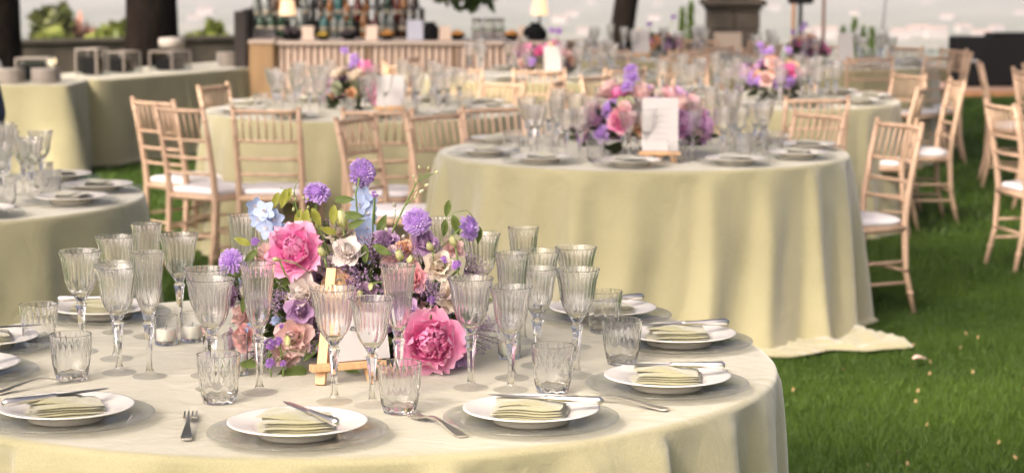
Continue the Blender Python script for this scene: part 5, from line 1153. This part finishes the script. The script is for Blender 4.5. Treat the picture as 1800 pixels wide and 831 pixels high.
stk([(-0.323, 4.600, 0.937), (-0.326, 4.600, 1.034), (-0.331, 4.600, 1.107), (-0.322, 4.600, 1.141)], [0.002, 0.002, 0.002, 0.002])
stk([(-0.379, 4.580, 0.964), (-0.409, 4.590, 1.036), (-0.417, 4.600, 1.083)], [0.002, 0.002, 0.002])
stk([(-0.296, 4.600, 0.998), (-0.295, 4.600, 1.059), (-0.291, 4.600, 1.101)], [0.0016, 0.0016, 0.0016])
stk([(-0.370, 4.570, 0.990), (-0.374, 4.570, 1.026), (-0.371, 4.580, 1.055)], [0.0016, 0.0016, 0.0016])
stk([(-0.484, 4.600, 0.961), (-0.507, 4.600, 1.010), (-0.528, 4.600, 1.065), (-0.547, 4.600, 1.085)], [0.002, 0.0018, 0.0015, 0.001])
stk([(-0.317, 4.630, 0.945), (-0.318, 4.630, 1.030), (-0.313, 4.630, 1.104)], [0.0022, 0.0022, 0.0022])
stk([(-0.503, 4.420, 0.762), (-0.467, 4.420, 0.798), (-0.426, 4.420, 0.839)], [0.0013, 0.0013, 0.0013])
stk([(-0.419, 4.400, 0.801), (-0.453, 4.400, 0.807), (-0.459, 4.400, 0.831)], [0.001, 0.001, 0.001])
stk([(-0.414, 4.430, 0.962), (-0.442, 4.420, 0.984), (-0.477, 4.430, 0.990)], [0.0011, 0.0011, 0.0011])
stk([(-0.234, 4.440, 0.948), (-0.257, 4.440, 0.942), (-0.290, 4.440, 0.940)], [0.0011, 0.0011, 0.0011])
for k in range(46):                                     # the many small blooms between the large ones
    d = Vector((rr.gauss(0, 1), -abs(rr.gauss(0, .9)), rr.gauss(.15, .7))).normalized(); q = rr.uniform(.82, 1.); p = Vector((d.x * .195 * q, d.y * .135 * q - .01, .115 + d.z * .10 * q))
    kd, c_, s_ = [('rose', LILAC, .02), ('statice', PURPLE, .014), ('open_rose', CREAM, .020), ('bud', LIME, .011), ('rose', DUSK, .019), ('statice', (.30, .20, .42), .016), ('open_rose', BLUSH, .019), ('delphinium_floret', BLUE, .015), ('bud', (.55, .62, .25), .012), ('rose', MAUVE, .02), ('statice', (.42, .26, .50), .014)][k % 11]
    bl(kd, p.x + BASE.x, p.y + BASE.y, max(p.z, .03) + BASE.z, (d.x, d.y - .2, d.z + .35), s_ * rr.uniform(.85, 1.2), c_, k, False)
M_FILL = leaf_mat('arrangement_filler', (.07, .10, .034))
# foliage that fills the body of the arrangement
b = MB(); lv = leaf_mesh(9, 4)
for k in range(760):
    d = Vector((rr.gauss(0, 1), rr.gauss(0, 1), rr.gauss(0, .8))).normalized(); q = rr.random() ** .45; p = Vector((d.x * .205 * q, d.y * .155 * q, .088 + d.z * .10 * q)); m_ = axis_rot(d + Vector((rr.gauss(0, .5), rr.gauss(0, .5), .4)), rr.uniform(0, 6)); s = rr.uniform(.022, .05)
    p.z = max(p.z, .012); V = [m_ @ (Vector((v[0], v[2], v[1])) * s) + p for v in lv.v]; V = [Vector((v.x, v.y, max(v.z, .004))) for v in V]; b.add(V, lv.f, [min(1, max(0, t_ + rr.uniform(-.4, .3))) for t_ in lv.t])
o = b.build('filler_foliage', M_FILL, FT, tint=True); o['kind'] = 'stuff'
MB().lathe([(.06, .002), (.085, .004), (.09, .05), (.07, .09), (0, .10)], 24).build('low_bowl', mat('dark_bowl', (.03, .035, .028), .5), FT)

# ------------------------------------------------------------------ flowers on the tables behind
def far_flowers(x, y, label, seed, picks, spread=(.17, .15, .10), tall=3, n=26):
    t_ = thing('flower_arrangement', label, 'flowers', (x, y, TZ), 0, 'flower arrangements on the tables behind'); rr = random.Random(seed)
    for k in range(n):
        d = Vector((rr.gauss(0, 1), rr.gauss(0, .9) - .3, abs(rr.gauss(0, .8)) + .1)).normalized(); p = Vector((d.x * spread[0], d.y * spread[1], .08 + d.z * spread[2])) * rr.uniform(.85, 1.05); kd, col, s = picks[k % len(picks)]
        o = obj(kd, FLF[kd][k % len(FLF[kd])], t_, color=col); place(o, p, d, s * rr.uniform(.85, 1.15), rr.uniform(0, 6))
    for k in range(tall):
        p = Vector((rr.uniform(-.12, .12), rr.uniform(-.05, .05), rr.uniform(.24, .33))); o = obj('scabiosa', FLF['scabiosa'][0], t_, color=VIOLET); place(o, p, (rr.uniform(-.5, .5), -.5, .6), .028, 0); MB().tube([p, p * .5 + Vector((0, 0, -.02)), (0, 0, .05)], .0022, 5).build('stem', M_STEM, t_)
    b = MB(); lv = leaf_mesh(9, 3)
    for k in range(160):
        d = Vector((rr.gauss(0, 1), rr.gauss(0, 1), rr.gauss(0, .9))).normalized(); q = rr.uniform(.5, 1.05); p = Vector((d.x * spread[0] * q, d.y * spread[1] * q, max(.02, .09 + d.z * .1 * q))); m_ = axis_rot(d + Vector((0, 0, .3)), rr.uniform(0, 6)); s = rr.uniform(.04, .08)
        b.add([(lambda w: Vector((w.x, w.y, max(w.z, .004))))(m_ @ (Vector((v[0], v[2], v[1])) * s) + p) for v in lv.v], lv.f, [min(1, max(0, t1 + rr.uniform(-.3, .5))) for t1 in lv.t])
    o = b.build('foliage', M_DARKLEAF, t_, tint=True); o['kind'] = 'stuff'; return t_
P1 = [('rose', (.62, .30, .62), .056), ('peony', ROSE, .06), ('rose', BLUSH, .055), ('scabiosa', VIOLET, .045), ('rose', PEACH, .045), ('rose', CREAM, .045), ('rose', (.60, .27, .60), .058), ('rose', (.62, .66, .30), .036), ('rose', PINK, .05)]
P2 = [('peony', PINK2, .07), ('rose', CREAM, .045), ('scabiosa', VIOLET, .035), ('rose', PEACH, .036), ('rose', (.5, .58, .7), .04), ('rose', MAUVE, .04), ('rose', (.45, .5, .3), .035)]
P3 = [('rose', PINK2, .05), ('rose', BLUSH, .05), ('scabiosa', VIOLET, .04), ('rose', LILAC, .045), ('rose', PEACH, .04), ('rose', MAUVE, .04)]
FF2 = far_flowers(.56, 9.34, 'mauve and pink flower arrangement on the middle table', 1, P1, (.23, .17, .15), 5, 52)
FF2.scale = (1.15, 1.1, 1.15)
far_flowers(-.86, 12.12, 'flower arrangement with one hot pink peony before the bar', 2, P2, (.15, .13, .14), 4, 30)
far_flowers(1.55, 12.95, 'tall violet and pink arrangement on the rear table', 3, P3, (.18, .15, .15), 5, 36)
far_flowers(.24, 15.6, 'pink arrangement on the table at the right end of the bar', 4, P3, (.19, .14, .12), 3, 30)
far_flowers(1.25, 18.6, 'small pink arrangement on the farthest table', 5, P3, (.16, .12, .08), 2, 20)
far_flowers(2.32, 17.2, 'pink and orange arrangement near the garden poles', 6, [('rose', PINK, .05), ('rose', PEACH, .05), ('rose', DUSK, .05), ('rose', BLUSH, .05)], (.13, .12, .12), 3, 20)

# ------------------------------------------------------------------ last small things
V, F = [], []
o = MB(); petal(o, 0, .05, .022, 70, 95, 0, .02, .5, .15, 3, 6, 5); q = o.build('fallen_petal', M_PETAL, None, tint=True); q.color = (.86, .58, .48, 1); q.location = (1.575, 8.45, .012); tag(q, 'pale pink petal lying on the grass beside the pooled cloth', 'petal')

# person at the left edge: only a navy elbow reaches into the picture
def person(x, y, rz, label):
    t_ = thing('person', label, 'person', (x, y, 0), rz)
    J = {'pel': (0, 0, .86, .135, .10), 'wst': (0, 0, 1.02, .125, .095), 'chs': (0, .005, 1.2, .155, .105), 'nkb': (0, 0, 1.36, .06, .055), 'nk': (0, .01, 1.43, .048, .05), 'hd0': (0, .02, 1.50, .07, .085), 'hd1': (0, .02, 1.585, .075, .092), 'hd2': (0, .015, 1.65, .045, .055)}
    E = [('pel', 'wst'), ('wst', 'chs'), ('chs', 'nkb'), ('nkb', 'nk'), ('nk', 'hd0'), ('hd0', 'hd1'), ('hd1', 'hd2')]
    for s, n_ in ((-1, 'l'), (1, 'r')):
        J.update({'sh' + n_: (s * .17, 0, 1.31, .062, .062), 'ua' + n_: (s * .215, -.02, 1.13, .05, .05), 'el' + n_: (s * .262, -.05, .945, .046, .046), 'fa' + n_: (s * .22, .09, .90, .038, .038), 'wr' + n_: (s * .16, .20, .89, .026, .022), 'pa' + n_: (s * .13, .27, .88, .036, .018),
                  'hp' + n_: (s * .085, 0, .80, .092, .092), 'kn' + n_: (s * .095, .01, .45, .06, .06), 'cf' + n_: (s * .098, -.01, .30, .055, .055), 'an' + n_: (s * .10, -.02, .075, .038, .04), 'ft' + n_: (s * .105, .06, .035, .04, .03), 'to' + n_: (s * .11, .14, .025, .036, .022)})
        E += [('chs', 'sh' + n_), ('sh' + n_, 'ua' + n_), ('ua' + n_, 'el' + n_), ('el' + n_, 'fa' + n_), ('fa' + n_, 'wr' + n_), ('wr' + n_, 'pa' + n_), ('pel', 'hp' + n_), ('hp' + n_, 'kn' + n_), ('kn' + n_, 'cf' + n_), ('cf' + n_, 'an' + n_), ('an' + n_, 'ft' + n_), ('ft' + n_, 'to' + n_)]
        for k in range(5):
            b0 = J['pa' + n_]; sp = (k - 1.5) * .016; L = (.06, .07, .066, .052, .0)[k]
            if k < 4: a, c = (b0[0] + s * sp, b0[1] + .03 + L * .5, .875), (b0[0] + s * sp, b0[1] + .028 + L, .85)
            else: a, c = (b0[0] - s * .03, b0[1] + .0, .875), (b0[0] - s * .042, b0[1] + .035, .862)
            J['f%d%s' % (k, n_)] = (*a, .0085, .0085); J['g%d%s' % (k, n_)] = (*c, .0075, .0075); E += [('pa' + n_, 'f%d%s' % (k, n_)), ('f%d%s' % (k, n_), 'g%d%s' % (k, n_))]
    ks = list(J); me = bpy.data.meshes.new('body'); me.from_pydata([J[k][:3] for k in ks], [(ks.index(a), ks.index(b)) for a, b in E], [])
    o = bpy.data.objects.new('body', me); COL.objects.link(o); sk = o.modifiers.new('skin', 'SKIN'); sk.use_smooth_shade = True; sb = o.modifiers.new('sub', 'SUBSURF'); sb.levels = sb.render_levels = 2
    for i, k in enumerate(ks): me.skin_vertices[0].data[i].radius = J[k][3:]
    me.skin_vertices[0].data[ks.index('pel')].use_root = True
    dg = bpy.context.evaluated_depsgraph_get(); m2 = bpy.data.meshes.new_from_object(o.evaluated_get(dg)); bpy.data.objects.remove(o)
    m2.materials.clear(); m2.name = 'body'
    for m_ in (mat('skin_tone', (.48, .28, .20), .5), mat('navy_wool', (.022, .035, .075), .85, bump=.2, bscale=400), mat('dark_trousers', (.02, .02, .024), .85), mat('shoe_leather', (.012, .01, .01), .35)): m2.materials.append(m_)
    for p_ in m2.polygons:
        c = p_.center; p_.material_index = 0 if (c.z > 1.40 or (c.y > .19 and .8 < c.z < .95)) else 3 if c.z < .07 else 2 if c.z < .84 and abs(c.x) < .2 else 1
    obj('body', m2, t_)
    h = MB(); h.lathe([(.0, 1.70), (.05, 1.692), (.083, 1.655), (.090, 1.60), (.086, 1.55), (.07, 1.52)], 20, mod=lambda i, u, a: 1.12 + .05 * math.sin(5 * a + i), c=(0, .0, 0)); h.v = [(v[0], v[1] - .012 if v[1] < .03 else min(v[1], .075), v[2] + (.05 if v[1] > .05 and v[2] < 1.6 else 0)) for v in h.v]; h.build('hair', mat('dark_hair', (.02, .014, .01), .6), t_)
    for s in (-1, 1):
        MB().lathe([(0, -.006), (.008, 0), (0, .006)], 10, c=(s * .03, .104, 1.585)).build('eye', M_INK, t_); MB().lathe([(.004, -.02), (.012, 0), (.006, .02)], 10, c=(s * .084, .015, 1.57)).build('ear', MATS['skin_tone'], t_)
    MB().tube([(0, .105, 1.59), (0, .128, 1.555), (0, .108, 1.548)], [.007, .012, .008], 8).build('nose', MATS['skin_tone'], t_); MB().tube([(-.022, .100, 1.518), (0, .108, 1.517), (.022, .100, 1.518)], [.003, .006, .003], 6).build('mouth', mat('lip', (.35, .14, .12), .5), t_)
person(-2.405, 9.12, 0, 'person in a navy jacket at the left edge, only an elbow in view')
